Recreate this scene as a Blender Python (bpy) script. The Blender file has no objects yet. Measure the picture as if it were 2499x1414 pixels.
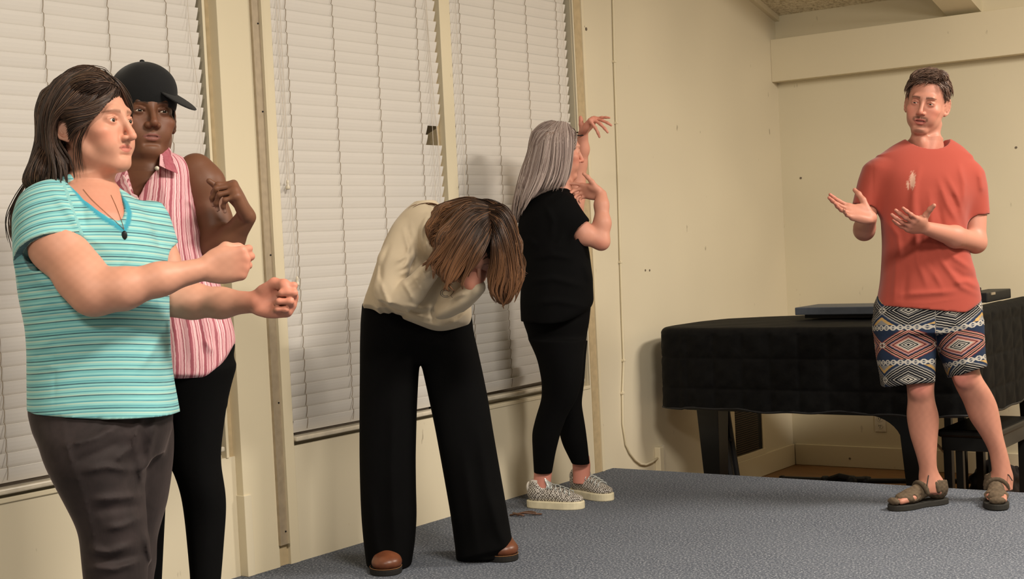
import bpy, bmesh, math, random
import numpy as np
from mathutils import Vector, Matrix

# ------------------------------------------------------------------ camera, world, lights, exposure
SC = bpy.context.scene
COL = SC.collection
IMG_W, IMG_H, FPX = 2499, 1414, 3500.6
PITCH, ROLL, YAW = 0.03225, -0.04918, 0.6218
CAM = np.array([3.89, 0.0, 1.18])
def _axes():
    fw = np.array([-math.sin(YAW)*math.cos(PITCH), math.cos(YAW)*math.cos(PITCH), -math.sin(PITCH)])
    r = np.array([math.cos(YAW), math.sin(YAW), 0.0]); u = np.cross(r, fw)
    c, s = math.cos(ROLL), math.sin(ROLL)
    return c*r+s*u, -s*r+c*u, fw
AXR, AXU, AXF = _axes()
cam_data = bpy.data.cameras.new('camera')
cam_data.sensor_fit = 'HORIZONTAL'; cam_data.sensor_width = 36.0
cam_data.lens = FPX/IMG_W*36.0
cam_data.clip_start = 0.05; cam_data.clip_end = 200
cam = bpy.data.objects.new('camera', cam_data); COL.objects.link(cam)
M = Matrix.Identity(4)
for i in range(3):
    M[i][0], M[i][1], M[i][2], M[i][3] = AXR[i], AXU[i], -AXF[i], CAM[i]
cam.matrix_world = M
SC.camera = cam

world = bpy.data.worlds.new('world'); SC.world = world; world.use_nodes = True
world.node_tree.nodes['Background'].inputs[0].default_value = (0.75, 0.68, 0.58, 1)
world.node_tree.nodes['Background'].inputs[1].default_value = 0.05

def area_light(name, loc, size, size_y, power, color, target):
    d = bpy.data.lights.new(name, 'AREA'); d.shape = 'RECTANGLE'
    d.size = size; d.size_y = size_y; d.energy = power; d.color = color
    o = bpy.data.objects.new(name, d); COL.objects.link(o); o.location = loc
    o.rotation_euler = (Vector(target)-Vector(loc)).to_track_quat('-Z', 'Y').to_euler()
    return o
WARM = (1.0, 0.91, 0.79)
# ceiling lamps of the room, out of frame: a row over the hall, one over the stage
LIGHTS = [((3.9, 6.1, 2.95), 78), ((3.8, 2.6, 3.3), 95), ((3.6, -1.2, 3.3), 90)]
for _l, _p in LIGHTS:
    area_light('ceiling_lamp_light', _l, 1.2, 0.5, _p, WARM, (_l[0]-0.25, _l[1]+0.05, 0))
SC.view_settings.view_transform = 'Standard'; SC.view_settings.look = 'None'
SC.view_settings.gamma = 1.0; SC.view_settings.use_curve_mapping = False
SC.view_settings.exposure = 1.08
SC.cycles.max_bounces = 3; SC.cycles.diffuse_bounces = 3; SC.cycles.glossy_bounces = 2; SC.cycles.transmission_bounces = 0; SC.cycles.transparent_max_bounces = 2

# ------------------------------------------------------------------ helpers
def srgb(r, g, b):
    f = lambda c: (c/255/12.92) if c/255 <= 0.04045 else ((c/255+0.055)/1.055)**2.4
    return (f(r), f(g), f(b), 1.0)

class NT:
    """small node-tree helper"""
    def __init__(self, name, rough=0.7, spec=0.3):
        self.m = bpy.data.materials.new(name); self.m.use_nodes = True
        self.t = self.m.node_tree; self.b = self.t.nodes['Principled BSDF']
        self.b.inputs['Roughness'].default_value = rough
        self.b.inputs['Specular IOR Level'].default_value = spec
    def n(self, typ, **kw):
        nd = self.t.nodes.new(typ)
        for k, v in kw.items(): setattr(nd, k, v)
        return nd
    def l(self, a, b): self.t.links.new(a, b)
    def coord(self, kind='Object'): return self.n('ShaderNodeTexCoord').outputs[kind]
    def val(self, x):
        return x
    def math(self, op, a, b=None, c=None, clamp=False):
        nd = self.n('ShaderNodeMath', operation=op); nd.use_clamp = clamp
        for i, x in enumerate((a, b, c)):
            if x is None: continue
            if isinstance(x, (int, float)): nd.inputs[i].default_value = x
            else: self.l(x, nd.inputs[i])
        return nd.outputs[0]
    def noise(self, vec, scale, detail=3, rough=0.55, dist=0.0):
        nd = self.n('ShaderNodeTexNoise'); nd.inputs['Scale'].default_value = scale
        nd.inputs['Detail'].default_value = detail; nd.inputs['Roughness'].default_value = rough
        nd.inputs['Distortion'].default_value = dist
        self.l(vec, nd.inputs['Vector']); return nd.outputs['Fac']
    def mapping(self, vec, scale=(1,1,1), loc=(0,0,0), rot=(0,0,0)):
        nd = self.n('ShaderNodeMapping'); nd.inputs['Scale'].default_value = scale
        nd.inputs['Location'].default_value = loc; nd.inputs['Rotation'].default_value = rot
        self.l(vec, nd.inputs['Vector']); return nd.outputs[0]
    def ramp(self, fac, stops, interp='LINEAR'):
        nd = self.n('ShaderNodeValToRGB'); cr = nd.color_ramp; cr.interpolation = interp
        while len(cr.elements) > 1: cr.elements.remove(cr.elements[-1])
        cr.elements[0].position = stops[0][0]; cr.elements[0].color = stops[0][1]
        for p, c in stops[1:]:
            e = cr.elements.new(p); e.color = c
        self.l(fac, nd.inputs[0]); return nd.outputs[0]
    def mix(self, fac, a, b, mode='MIX'):
        nd = self.n('ShaderNodeMix', data_type='RGBA', blend_type=mode)
        if isinstance(fac, (int, float)): nd.inputs[0].default_value = fac
        else: self.l(fac, nd.inputs[0])
        for i, x in ((6, a), (7, b)):
            if isinstance(x, tuple): nd.inputs[i].default_value = x
            else: self.l(x, nd.inputs[i])
        return nd.outputs[2]
    def attr(self, name, out='Fac'):
        nd = self.n('ShaderNodeAttribute'); nd.attribute_name = name; return nd.outputs[out]
    def bump(self, h, strength=0.3, dist=0.01):
        nd = self.n('ShaderNodeBump'); nd.inputs['Strength'].default_value = strength
        nd.inputs['Distance'].default_value = dist; self.l(h, nd.inputs['Height'])
        self.l(nd.outputs[0], self.b.inputs['Normal'])
    def color(self, c):
        if isinstance(c, tuple): self.b.inputs['Base Color'].default_value = c
        else: self.l(c, self.b.inputs['Base Color'])
        return self.m

def plain(name, c, rough=0.6, spec=0.3, metal=0.0, var=0.08, scale=30):
    t = NT(name, rough, spec); t.b.inputs['Metallic'].default_value = metal
    f = t.noise(t.coord(), scale, 1)
    lo = tuple(x*(1-var) for x in c[:3])+(1,); hi = tuple(min(1, x*(1+var)) for x in c[:3])+(1,)
    return t.color(t.ramp(f, [(0.3, lo), (0.7, hi)]))

class MB:
    def __init__(self): self.v = []; self.f = []
    def add(self, vs, fs):
        o = len(self.v); self.v += [tuple(map(float, p)) for p in vs]; self.f += [tuple(i+o for i in f) for f in fs]; return self
    def box(self, x0, x1, y0, y1, z0, z1):
        return self.add([(x0,y0,z0),(x1,y0,z0),(x1,y1,z0),(x0,y1,z0),(x0,y0,z1),(x1,y0,z1),(x1,y1,z1),(x0,y1,z1)],
            [(0,3,2,1),(4,5,6,7),(0,1,5,4),(1,2,6,5),(2,3,7,6),(3,0,4,7)])
    def obox(self, c, ax, ay, az):
        """oriented box: centre and three half-axis vectors"""
        c, ax, ay, az = map(np.array, (c, ax, ay, az)); vs = []
        for sz in (-1, 1):
            for sx, sy in ((-1,-1),(1,-1),(1,1),(-1,1)): vs.append(c+sx*ax+sy*ay+sz*az)
        return self.add(vs, [(0,3,2,1),(4,5,6,7),(0,1,5,4),(1,2,6,5),(2,3,7,6),(3,0,4,7)])
    def tube(self, pts, r, n=8, cap=True):
        pts = [np.array(p, float) for p in pts]; N = len(pts)
        rs = r if hasattr(r, '__len__') else [r]*N
        up = None; vs = []
        for i, p in enumerate(pts):
            t = pts[min(i+1, N-1)]-pts[max(i-1, 0)]; t = t/(np.linalg.norm(t)+1e-9)
            if up is None:
                up = np.cross(t, (0.31, 0.17, 0.93)); 
                if np.linalg.norm(up) < 1e-3: up = np.cross(t, (1, 0, 0))
            up = up-t*(up@t); up /= np.linalg.norm(up)+1e-9; s = np.cross(t, up)
            for k in range(n):
                a = 2*math.pi*k/n; vs.append(p+rs[i]*(math.cos(a)*up+math.sin(a)*s))
        fs = [(i*n+k, i*n+(k+1)%n, (i+1)*n+(k+1)%n, (i+1)*n+k) for i in range(N-1) for k in range(n)]
        if cap: fs += [tuple(range(n-1, -1, -1)), tuple(range((N-1)*n, N*n))]
        return self.add(vs, fs)
    def rings(self, rings, cap=True):
        n = len(rings[0]); vs = [p for r in rings for p in r]; N = len(rings)
        fs = [(i*n+k, i*n+(k+1)%n, (i+1)*n+(k+1)%n, (i+1)*n+k) for i in range(N-1) for k in range(n)]
        if cap: fs += [tuple(range(n-1, -1, -1)), tuple(range((N-1)*n, N*n))]
        return self.add(vs, fs)
    def lathe(self, prof, axis_pt, n=20):
        """prof: (radius, z) list around a vertical axis"""
        x, y, z = axis_pt
        return self.rings([[(x+r*math.cos(2*math.pi*k/n), y+r*math.sin(2*math.pi*k/n), z+h) for k in range(n)] for r, h in prof])
    def build(self, name, mat, parent=None, bevel=0.0, smooth=False, seg=2):
        me = bpy.data.meshes.new(name); me.from_pydata(self.v, [], self.f)
        bm = bmesh.new(); bm.from_mesh(me)
        bmesh.ops.recalc_face_normals(bm, faces=bm.faces)
        if bevel > 0:
            es = [e for e in bm.edges if len(e.link_faces) == 2 and e.calc_face_angle(0) > 0.6]
            bmesh.ops.bevel(bm, geom=es, offset=bevel, segments=seg, affect='EDGES', profile=0.5)
        bm.to_mesh(me); bm.free()
        if smooth: me.polygons.foreach_set('use_smooth', [True]*len(me.polygons))
        return link(name, me, mat, parent)

def link(name, me, mat=None, parent=None):
    if mat is not None and not me.materials: me.materials.append(mat)
    o = bpy.data.objects.new(name, me); COL.objects.link(o)
    if parent is not None: o.parent = parent
    return o
def tag(o, label=None, cat=None, group=None, kind=None):
    if label: o['label'] = label
    if cat: o['category'] = cat
    if group: o['group'] = group
    if kind: o['kind'] = kind
    return o
def empty(name, loc=(0,0,0)):
    """things are built in world coordinates; the Empty marks the base"""
    o = bpy.data.objects.new(name, None); COL.objects.link(o); o.empty_display_size = 0.1
    o.location = loc; return o
def adopt(root):
    """children are modelled in world space: keep them there under a moved Empty"""
    inv = Matrix.Translation(-root.location)
    for ch in root.children: ch.matrix_parent_inverse = inv
def struct(o): o['kind'] = 'structure'; return o
# ------------------------------------------------------------------ materials of the room
def paint(name, c, scuff=0.35, var=0.05, rough=0.55):
    t = NT(name, rough, 0.3); v = t.coord()
    big = t.noise(v, 1.3, 1)
    base = t.ramp(big, [(0.3, tuple(x*(1-var) for x in c[:3])+(1,)), (0.7, tuple(min(1, x*(1+var)) for x in c[:3])+(1,))])
    # scuffs: sparse dark flecks drawn out vertically, and pale rubbed patches
    fl = t.noise(t.mapping(v, (16, 16, 6)), 1.0, 3, 0.62, 0.0)
    m = t.ramp(fl, [(0.705, (0,0,0,1)), (0.75, (1,1,1,1))])
    base = t.mix(t.math('MULTIPLY', m, scuff), base, srgb(118, 100, 74))
    rub = t.ramp(t.noise(t.mapping(v, (3, 3, 1.6), (4, 2, 7)), 1.0, 1), [(0.6, (0,0,0,1)), (0.72, (1,1,1,1))])
    base = t.mix(t.math('MULTIPLY', rub, 0.12), base, srgb(226, 214, 190))
    return t.color(base)
WALL = srgb(227, 216, 188)
M_wall = paint('wall_paint', WALL, 0.25)
M_panel = paint('panel_paint', srgb(227, 216, 190), 0.55)
M_trim = paint('trim_paint', srgb(230, 218, 189), 0.3)
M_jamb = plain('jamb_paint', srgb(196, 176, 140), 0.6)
def m_carpet():
    t = NT('blue_grey_carpet', 0.95, 0.1); v = t.coord()
    a = t.noise(v, 120, 3, 0.75); b = t.noise(v, 45, 3, 0.6); c = t.noise(v, 2.2, 3)
    col = t.ramp(a, [(0.34, srgb(48, 52, 59)), (0.46, srgb(88, 93, 103)), (0.55, srgb(110, 115, 125)), (0.64, srgb(196, 199, 204))])
    col = t.mix(t.math('MULTIPLY', b, 0.5), col, srgb(82, 87, 97))
    col = t.mix(t.ramp(c, [(0.35, (0,0,0,1)), (0.7, (0.35,0.35,0.35,1))]), col, srgb(114, 119, 128))
    t.bump(t.math('ADD', a, b), 0.7, 0.006); return t.color(col)
M_carpet = m_carpet()
def m_wood():
    t = NT('oak_floor', 0.4, 0.4); v = t.coord()
    g = t.noise(t.mapping(v, (2, 30, 1)), 3, 5); w = t.noise(v, 2)
    col = t.ramp(g, [(0.3, srgb(120, 84, 50)), (0.7, srgb(168, 124, 78))])
    return t.color(t.mix(t.math('MULTIPLY', w, 0.4), col, srgb(110, 76, 44)))
M_wood = m_wood()
def m_popcorn():
    t = NT('textured_ceiling', 0.9, 0.1); v = t.coord()
    n = t.noise(t.mapping(v, (1, 1, 1)), 42, 4, 0.65, 0.6); n2 = t.noise(v, 14, 3)
    t.bump(t.math('ADD', n, n2), 0.6, 0.03)
    return t.color(t.ramp(n, [(0.35, srgb(190, 174, 142)), (0.55, srgb(240, 228, 200))]))
M_ceil = m_popcorn()
M_slat = plain('blind_slat_vinyl', srgb(234, 229, 222), 0.42, 0.4, var=0.015, scale=3)
M_cord = plain('blind_cord', srgb(150, 134, 112), 0.8)
M_cordw = plain('pull_cord', srgb(214, 204, 190), 0.7)
M_plastic = plain('ivory_plastic', srgb(222, 212, 192), 0.35, 0.5)
M_metal = plain('dull_aluminium', srgb(176, 160, 136), 0.5, 0.5, 0.2)
M_glass = plain('night_window_glass', (0.012, 0.012, 0.014, 1), 0.08, 0.5)
M_frame = plain('window_sash', srgb(120, 108, 94), 0.5)
M_black = plain('black_lacquer', (0.006, 0.006, 0.006, 1), 0.3, 0.4)
M_dark = plain('black_plastic', (0.012, 0.012, 0.013, 1), 0.5, 0.3)

# ------------------------------------------------------------------ shell
YB = 8.42; ZF = -0.315; YE = 6.25
CE0, CES = 2.53, 0.27          # ceiling height at the back wall, rise towards the hall
YP = 2.0                        # ridge
def ceil_z(y): return CE0+CES*(YB-y) if y > YP else CE0+CES*(YB-YP)-CES*(YP-y)
XR, YF = 8.2, -4.6
def sheet(name, quad, mat, thick, nrm):
    n = np.array(nrm, float); q = [np.array(p, float) for p in quad]
    b = MB(); b.add([*q, *[p-n*thick for p in q]], [(0,1,2,3),(7,6,5,4),(0,4,5,1),(1,5,6,2),(2,6,7,3),(3,7,4,0)])
    return struct(b.build(name, mat))
# stage with carpet
stage = struct(MB().box(-0.06, XR, YF, YE, ZF, 0).build('floor_stage', M_carpet, bevel=0.006))
struct(MB().box(-0.1, XR, YE-0.3, YB, ZF-0.1, ZF-0.001).build('floor_wood', M_wood))
# back wall with its beam, picture-rail strip and baseboard
struct(MB().box(-0.3, XR, YB, YB+0.12, ZF-0.1, 3.0).build('wall_back', M_wall))
struct(MB().box(-0.0, XR, YB-0.085, YB+0.01, 2.11, 2.375).build('trim_beam', M_trim, bevel=0.003))
struct(MB().box(0.02, XR, YB-0.018, YB+0.01, ZF, -0.183).build('baseboard_back', M_trim, bevel=0.003))
struct(MB().box(-0.01, 0.018, YE+0.02, YB-0.018, ZF, -0.183).build('baseboard_left', M_trim, bevel=0.003))
struct(MB().box(XR, XR+0.1, YF, YB+0.1, ZF-0.1, 4.6).build('wall_right', M_wall))
struct(MB().box(-0.3, XR, YF-0.1, YF, ZF-0.1, 4.6).build('wall_front', M_wall))
sheet('ceiling_slope', [(-0.3, YB+0.1, ceil_z(YB+0.1)), (XR, YB+0.1, ceil_z(YB+0.1)), (XR, YP, ceil_z(YP)), (-0.3, YP, ceil_z(YP))], M_ceil, 0.08, (0,0,-1))
sheet('ceiling_front', [(-0.3, YP, ceil_z(YP)), (XR, YP, ceil_z(YP)), (XR, YF, ceil_z(YF)), (-0.3, YF, ceil_z(YF))], M_ceil, 0.08, (0,0,-1))
# trim where the ceiling meets the walls, and a rafter that lands on the beam
def slope_bar(name, x0, x1, drop, mat, y1=YB):
    b = MB(); vs = []
    for y in (YP, y1):
        z = ceil_z(y)
        vs += [(x0, y, z-drop), (x1, y, z-drop), (x1, y, z+0.02), (x0, y, z+0.02)]
    b.add(vs, [(0,1,2,3),(7,6,5,4),(0,4,5,1),(1,5,6,2),(2,6,7,3),(3,7,4,0)])
    return struct(b.build(name, mat))
slope_bar('trim_ceiling', 0.0, 0.03, 0.035, M_trim)
slope_bar('trim_rafter', 1.10, 1.30, 0.15, M_wall)

# left wall: panels, posts, header
WX = -0.20
wl = MB()
wl.box(WX-0.1, -0.035, YF, 3.68, ZF, 0.445)          # panel under the nearest window
wl.box(WX-0.1, 0.0, 3.90, 6.06, ZF, 0.445)           # panel under the middle and far windows
wl.box(WX-0.1, 0.0, 6.06, YB+0.1, ZF, 4.4)           # solid wall beyond the windows
wl.box(WX-0.1, -0.02, YF, 6.06, 2.62, 4.4)           # wall above the windows
wl.box(WX-0.1, -0.035, YF, 1.75, 0.44, 2.7)
struct(wl.build('wall_left', M_panel))
# sills
struct(MB().box(WX, -0.026, 1.75, 3.60, 0.445, 0.462).build('trim_sill', M_trim, bevel=0.003))
struct(MB().box(WX, 0.004, 5.06, 6.06, 0.430, 0.447).build('trim_sill_far', M_trim, bevel=0.003))
# wide post between the nearest and the middle window
p1 = MB().box(WX, 0.0, 3.672, 3.84, ZF, 2.7); struct(p1.build('trim_post', M_trim, bevel=0.002))
struct(MB().box(WX+.01, 0.006, 3.668, 3.705, 0.0, 0.30).build('trim_post_patch', M_panel, bevel=0.002))
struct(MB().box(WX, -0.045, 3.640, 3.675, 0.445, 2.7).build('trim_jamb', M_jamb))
struct(MB().box(WX, -0.030, 3.628, 3.640, 0.445, 2.7).build('trim_stop', M_trim))
struct(MB().box(WX, 0.003, 3.895, 3.945, ZF, 2.7).build('trim_casing', M_trim, bevel=0.002))
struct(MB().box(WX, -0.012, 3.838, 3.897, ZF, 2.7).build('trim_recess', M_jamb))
# metal channel screwed to the post
ch = empty('wall_channel', (0.0, 3.86, 0.08))
MB().box(-0.012, 0.004, 3.842, 3.882, 0.080, 2.68).build('channel', M_metal, ch, bevel=0.001)
MB().box(-0.012, 0.016, 3.882, 3.889, 0.082, 2.68).build('lip', M_trim, ch)
MB().box(-0.012, 0.012, 3.836, 3.842, 0.082, 2.68).build('lip', M_metal, ch)
for z in (0.13, 0.62, 1.18, 1.72, 2.05):
    MB().tube([(0.004, 3.872, z), (0.0065, 3.872, z)], 0.0035, 8).build('screw', M_dark, ch)
adopt(ch); tag(ch, 'grey metal channel strip running up the wide cream post', 'channel')
# narrow post, far post
struct(MB().box(WX, 0.0, 4.985, 5.060, 0.44, 2.7).build('trim_post_narrow', M_trim, bevel=0.002))
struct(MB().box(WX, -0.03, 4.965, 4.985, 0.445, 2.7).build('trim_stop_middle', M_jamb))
struct(MB().box(WX, 0.012, 6.128, 6.150, 0.0, 2.9).build('trim_post_far', M_trim, bevel=0.002))
struct(MB().box(WX, -0.012, 6.058, 6.070, 0.445, 2.7).build('trim_stop_far', M_trim))
struct(MB().box(WX, 0.003, 6.07, 6.128, 0.0, 2.7).build('trim_jamb_far', M_jamb))

# ------------------------------------------------------------------ windows and blinds
slat_w, slat_t, PITCHZ = 0.052, 0.0026, 0.0450
def slat_mesh(L, name='slat'):
    """a curved vinyl slat, length along +y from 0, tilted almost shut with the upper edge in the room"""
    n = 4; a = math.radians(19); ring0 = []
    pts = []
    for k in range(n+1):
        s = (k/n-0.5)*slat_w; bow = 0.0016*(1-(2*k/n-1)**2)
        pts.append((s, bow))
    prof = [(s, b+slat_t/2) for s, b in pts]+[(s, b-slat_t/2) for s, b in reversed(pts)]
    P = [(s*math.sin(a)+b*math.cos(a), s*math.cos(a)-b*math.sin(a)) for s, b in prof]
    m = MB(); m.rings([[(x, 0, z) for x, z in P], [(x, L, z) for x, z in P]])
    me = bpy.data.meshes.new(name); me.from_pydata(m.v, [], m.f); me.update()
    me.materials.append(M_slat); return me
def make_blind(n, label, y0, y1, x, z0, ztop, ladders, cut=None, tilt=0.0, skip_low=0):
    w = empty('window_%d' % n, (x, (y0+y1)/2, z0)); struct(w)
    MB().box(-0.165, -0.155, y0-0.05, y1+0.03, 0.40, 2.66).build('glass_pane', M_glass, w)
    fr = MB(); fr.box(-0.17, -0.125, y0-0.05, y0+0.015, 0.45, 2.66); fr.box(-0.17, -0.125, y1-0.03, y1+0.03, 0.45, 2.66)
    fr.box(-0.17, -0.125, y0, y1, 0.44, 0.50); fr.box(-0.17, -0.125, y0, y1, 2.55, 2.66)
    fr.build('sash', M_frame, w)
    adopt(w); tag(w, label+' window frame and night-dark glass')
    b = empty('window_blind', (x, (y0+y1)/2, z0))
    me = slat_mesh(y1-y0); rnd = random.Random(n)
    MB().box(x-0.03, x+0.03, y0, y1, ztop, ztop+0.05).build('headrail', M_plastic, b, bevel=0.004)
    k = 0; z = z0+0.055
    while z < ztop-0.01:
        if cut and abs(z-cut[0]) < PITCHZ*1.0:
            o = link('slat', slat_mesh(cut[1]-y0, 'slat_short'), None, b)
            o['label'] = 'slat with its end broken off'
        else: o = link('slat', me, None, b)
        dy = rnd.uniform(-0.002, 0.002)
        o.location = (x+rnd.uniform(-0.0008, 0.0008), y0+dy, z)
        o.rotation_euler = (rnd.uniform(-0.0012, 0.0012)+tilt*max(0, 1-k/4), rnd.uniform(-0.02, 0.02)+(0.10 if k == 0 else 0), 0)
        k += 1; z += PITCHZ
    ra = MB().box(x-0.028, x+0.024, y0+0.001, y1, z0, z0+0.018); ra = ra.build('bottom_rail', M_plastic, b, bevel=0.005)
    for yl in ladders:
        zz = z0+0.055; m = MB()
        while zz < ztop-0.01:
            t = zz+slat_w*0.48
            m.tube([(x+0.0115, yl, t), (x+0.0105, yl, t+0.003), (x+0.0075, yl, t-PITCHZ*0.02+0.006)], 0.0011, 4)
            m.tube([(x+0.0128, yl, t+0.001), (x+0.0110, yl, t-0.018), (x+0.0050, yl+0.0005, t-PITCHZ+0.006)], 0.0011, 4)
            zz += PITCHZ
        m.build('ladder_cord', M_cord, b)
    tag(b, label, 'blind', 'white slatted window blinds')
    return b
def tassel(b, pts, zend, y, x):
    cord = MB().tube(pts+[(x, y, zend+0.03)], 0.0012, 5).build('pull_cord', M_cordw, b)
    MB().lathe([(0.002, 0.034), (0.005, 0.03), (0.0055, 0.022), (0.004, 0.017), (0.008, 0.008), (0.0095, 0.001), (0.006, -0.004)], (x, y, zend), 10).build('tassel', M_plastic, cord, smooth=True)
BX = -0.030
b1 = make_blind(1, 'white slatted blind behind the two women at the left edge', 1.80, 3.600, BX, 0.475, 2.56, (2.00, 2.45, 2.70, 2.935, 3.195, 3.450))
tassel(b1, [(-0.012, 3.535, 2.5), (-0.010, 3.545, 2.0), (-0.008, 3.572, 1.75)], 1.10, 3.585, -0.006)
adopt(b1)
b2 = make_blind(2, 'middle white slatted blind with a broken slat, behind the bent-over woman', 3.946, 4.955, BX+0.022, 0.462, 2.56, (4.025, 4.290, 4.555, 4.820), cut=(1.643, 4.862))
tassel(b2, [(0.008, 3.972, 2.5), (0.010, 3.970, 2.0)], 1.43, 3.972, 0.016)
tassel(b2, [(0.008, 3.990, 2.5), (0.010, 3.988, 1.6)], 1.06, 3.995, 0.016)
MB().tube([(0.008, 4.88, 2.5), (0.012, 4.885, 2.1), (0.012, 4.905, 1.75), (0.014, 4.915, 1.60), (0.012, 4.91, 1.2)], 0.0015, 5).build('tilt_cord', M_cordw, b2)
MB().tube([(0.008, 4.885, 2.5), (0.014, 4.878, 2.1), (0.012, 4.880, 1.5), (0.010, 4.875, 1.0)], 0.0012, 5).build('tilt_cord', M_cordw, b2)
adopt(b2)
b3 = make_blind(3, 'far white slatted blind behind the blonde woman, bottom rail askew', 5.075, 6.010, BX+0.012, 0.470, 2.56, (5.140, 5.405, 5.662, 5.925), tilt=0.012)
tassel(b3, [(0.000, 5.105, 2.5), (0.004, 5.10, 2.0)], 1.345, 5.10, 0.008)
MB().tube([(0.0, 5.972, 2.5), (0.004, 5.965, 2.0), (0.004, 5.975, 1.4)], 0.0012, 5).build('tilt_cord', M_cordw, b3)
adopt(b3)

# ------------------------------------------------------------------ cable down the wall, outlet boxes, vent
cab = [(0.008, 6.445, 2.60), (0.008, 6.445, 2.417), (0.008, 6.429, 2.097), (0.008, 6.42, 1.778), (0.008, 6.412, 1.459), (0.008, 6.396, 1.054), (0.008, 6.388, 0.799), (0.008, 6.383, 0.542), (0.008, 6.356, 0.374), (0.008, 6.345, 0.216), (0.008, 6.366, 0.104), (0.009, 6.40, 0.055), (0.010, 6.448, 0.012), (0.011, 6.50, -0.018), (0.012, 6.55, -0.03), (0.014, 6.61, -0.026), (0.018, 6.672, -0.012)]
cb = empty('wall_cable', (0.008, 6.4, 0))
MB().tube(cab, 0.0062, 8).build('cable', M_trim, cb, smooth=True)
for i in (2, 3, 5, 7, 8):
    x, y, z = cab[i]; MB().box(0.0, 0.016, y-0.010, y+0.010, z-0.006, z+0.006).build('cable_clip', M_trim, cb, bevel=0.002)
adopt(cb); tag(cb, 'cream painted cable clipped down the wall into a low outlet box', 'cable')
ob = empty('outlet_box', (0.0, 6.71, -0.09))
MB().box(0.0, 0.035, 6.668, 6.712, -0.125, 0.045).build('raceway_box', M_trim, ob, bevel=0.004)
MB().box(0.0, 0.012, 6.712, 6.760, -0.125, 0.045).build('cover_plate', M_plastic, ob, bevel=0.002)
for z in (-0.075, -0.005):
    MB().box(0.011, 0.014, 6.722, 6.750, z-0.016, z+0.016).build('socket', M_plastic, ob, bevel=0.003)
    for dy in (-0.006, 0.006): MB().box(0.0135, 0.0145, 6.736+dy-0.0012, 6.736+dy+0.0012, z-0.004, z+0.007).build('slot', M_dark, ob)
adopt(ob); tag(ob, 'cream surface outlet box low on the wall beside the piano', 'outlet')
def outlet(x, z):
    o = empty('wall_outlet', (x, YB, z))
    MB().box(x-0.035, x+0.035, YB-0.007, YB, z-0.058, z+0.058).build('cover_plate', M_plastic, o, bevel=0.003)
    for dz in (-0.022, 0.022):
        s = MB().tube([(x, YB-0.006, z+dz), (x, YB-0.0095, z+dz)], 0.017, 16).build('socket', M_plastic, o)
        for dx in (-0.006, 0.006): MB().box(x+dx-0.0014, x+dx+0.0014, YB-0.0105, YB-0.009, z+dz-0.002, z+dz+0.008).build('slot', M_dark, o)
        MB().tube([(x, YB-0.009, z+dz-0.008), (x, YB-0.0105, z+dz-0.008)], 0.0022, 8).build('slot', M_dark, o)
    adopt(o); tag(o, 'ivory double wall outlet seen under the piano on the back wall', 'outlet')
outlet(0.585, -0.03)
vt = empty('wall_vent', (0.0, 7.80, -0.17))
MB().box(0.0, 0.014, 7.55, 7.600, -0.165, 0.40).build('frame_side', M_trim, vt, bevel=0.002)
MB().box(0.0, 0.010, 7.968, 8.00, -0.165, 0.40).build('frame_side', M_trim, vt, bevel=0.002)
MB().box(0.0, 0.014, 7.55, 8.0, -0.183, -0.150).build('frame_rail', M_trim, vt, bevel=0.002)
MB().box(0.0, 0.014, 7.55, 8.0, 0.40, 0.45).build('frame_rail', M_trim, vt, bevel=0.002)
MB().box(-0.001, 0.003, 7.60, 7.968, -0.15, 0.40).build('grille_back', M_dark, vt)
M_grille = plain('brown_grille', srgb(92, 76, 58), 0.5, 0.4)
gb = MB().box(0.001, 0.009, 0, 0.31, -0.002, 0.002)
gme = bpy.data.meshes.new('louvre'); gme.from_pydata(gb.v, [], gb.f); gme.materials.append(M_grille)
for k in range(42):
    o = link('louvre', gme, None, vt); o.location = (0.0, 7.602, -0.145+k*0.013)
adopt(vt); tag(vt, 'brown louvred wall vent in a cream frame under the piano tail', 'vent')
# nail heads and small holes in the walls
for i, (y, z) in enumerate([(6.162, 2.254), (6.181, 2.243), (6.66, 1.0), (6.705, 0.998)]):
    o = MB().tube([(-0.001, y, z), (0.0025, y, z)], 0.006 if i != 1 else 0.009, 8).build('nail', M_frame)
    tag(o, ['upper tiny dark nail by the top of the far post', 'larger dark nail by the top of the far post', 'nail left in the bare wall above the piano tail', 'second nail left in the bare wall above the piano tail'][i], 'nail')
for i, (x, z) in enumerate([(1.464, 1.587), (0.13, 1.50), (0.385, -0.26)]):
    o = MB().tube([(x, YB+0.001 if i != 2 else YB-0.016, z), (x, YB-0.003 if i != 2 else YB-0.021, z)], 0.007, 8).build('nail', M_frame)
    tag(o, ["nail in the back wall beside the man's shoulder", 'nail in the back wall near the room corner', 'dark knob low on the back baseboard'][i], 'nail')
# crumpled tissue on the nearest sill
rt = random.Random(5); m = MB(); R_ = []
for i in range(7):
    a = math.pi*(i+0.5)/7; rr = math.sin(a); R_.append([(-0.06+0.022*rr*math.cos(t)*(1+rt.uniform(-.3,.3)), 3.585-0.02+0.028*rr*math.sin(t)*(1+rt.uniform(-.25,.25)), 0.480-0.018*math.cos(a)) for t in np.linspace(0, 2*math.pi, 10, endpoint=False)])
o = m.rings(R_).build('tissue', M_plastic, smooth=True); tag(o, 'crumpled white tissue on the window sill by the post', 'tissue')
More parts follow.
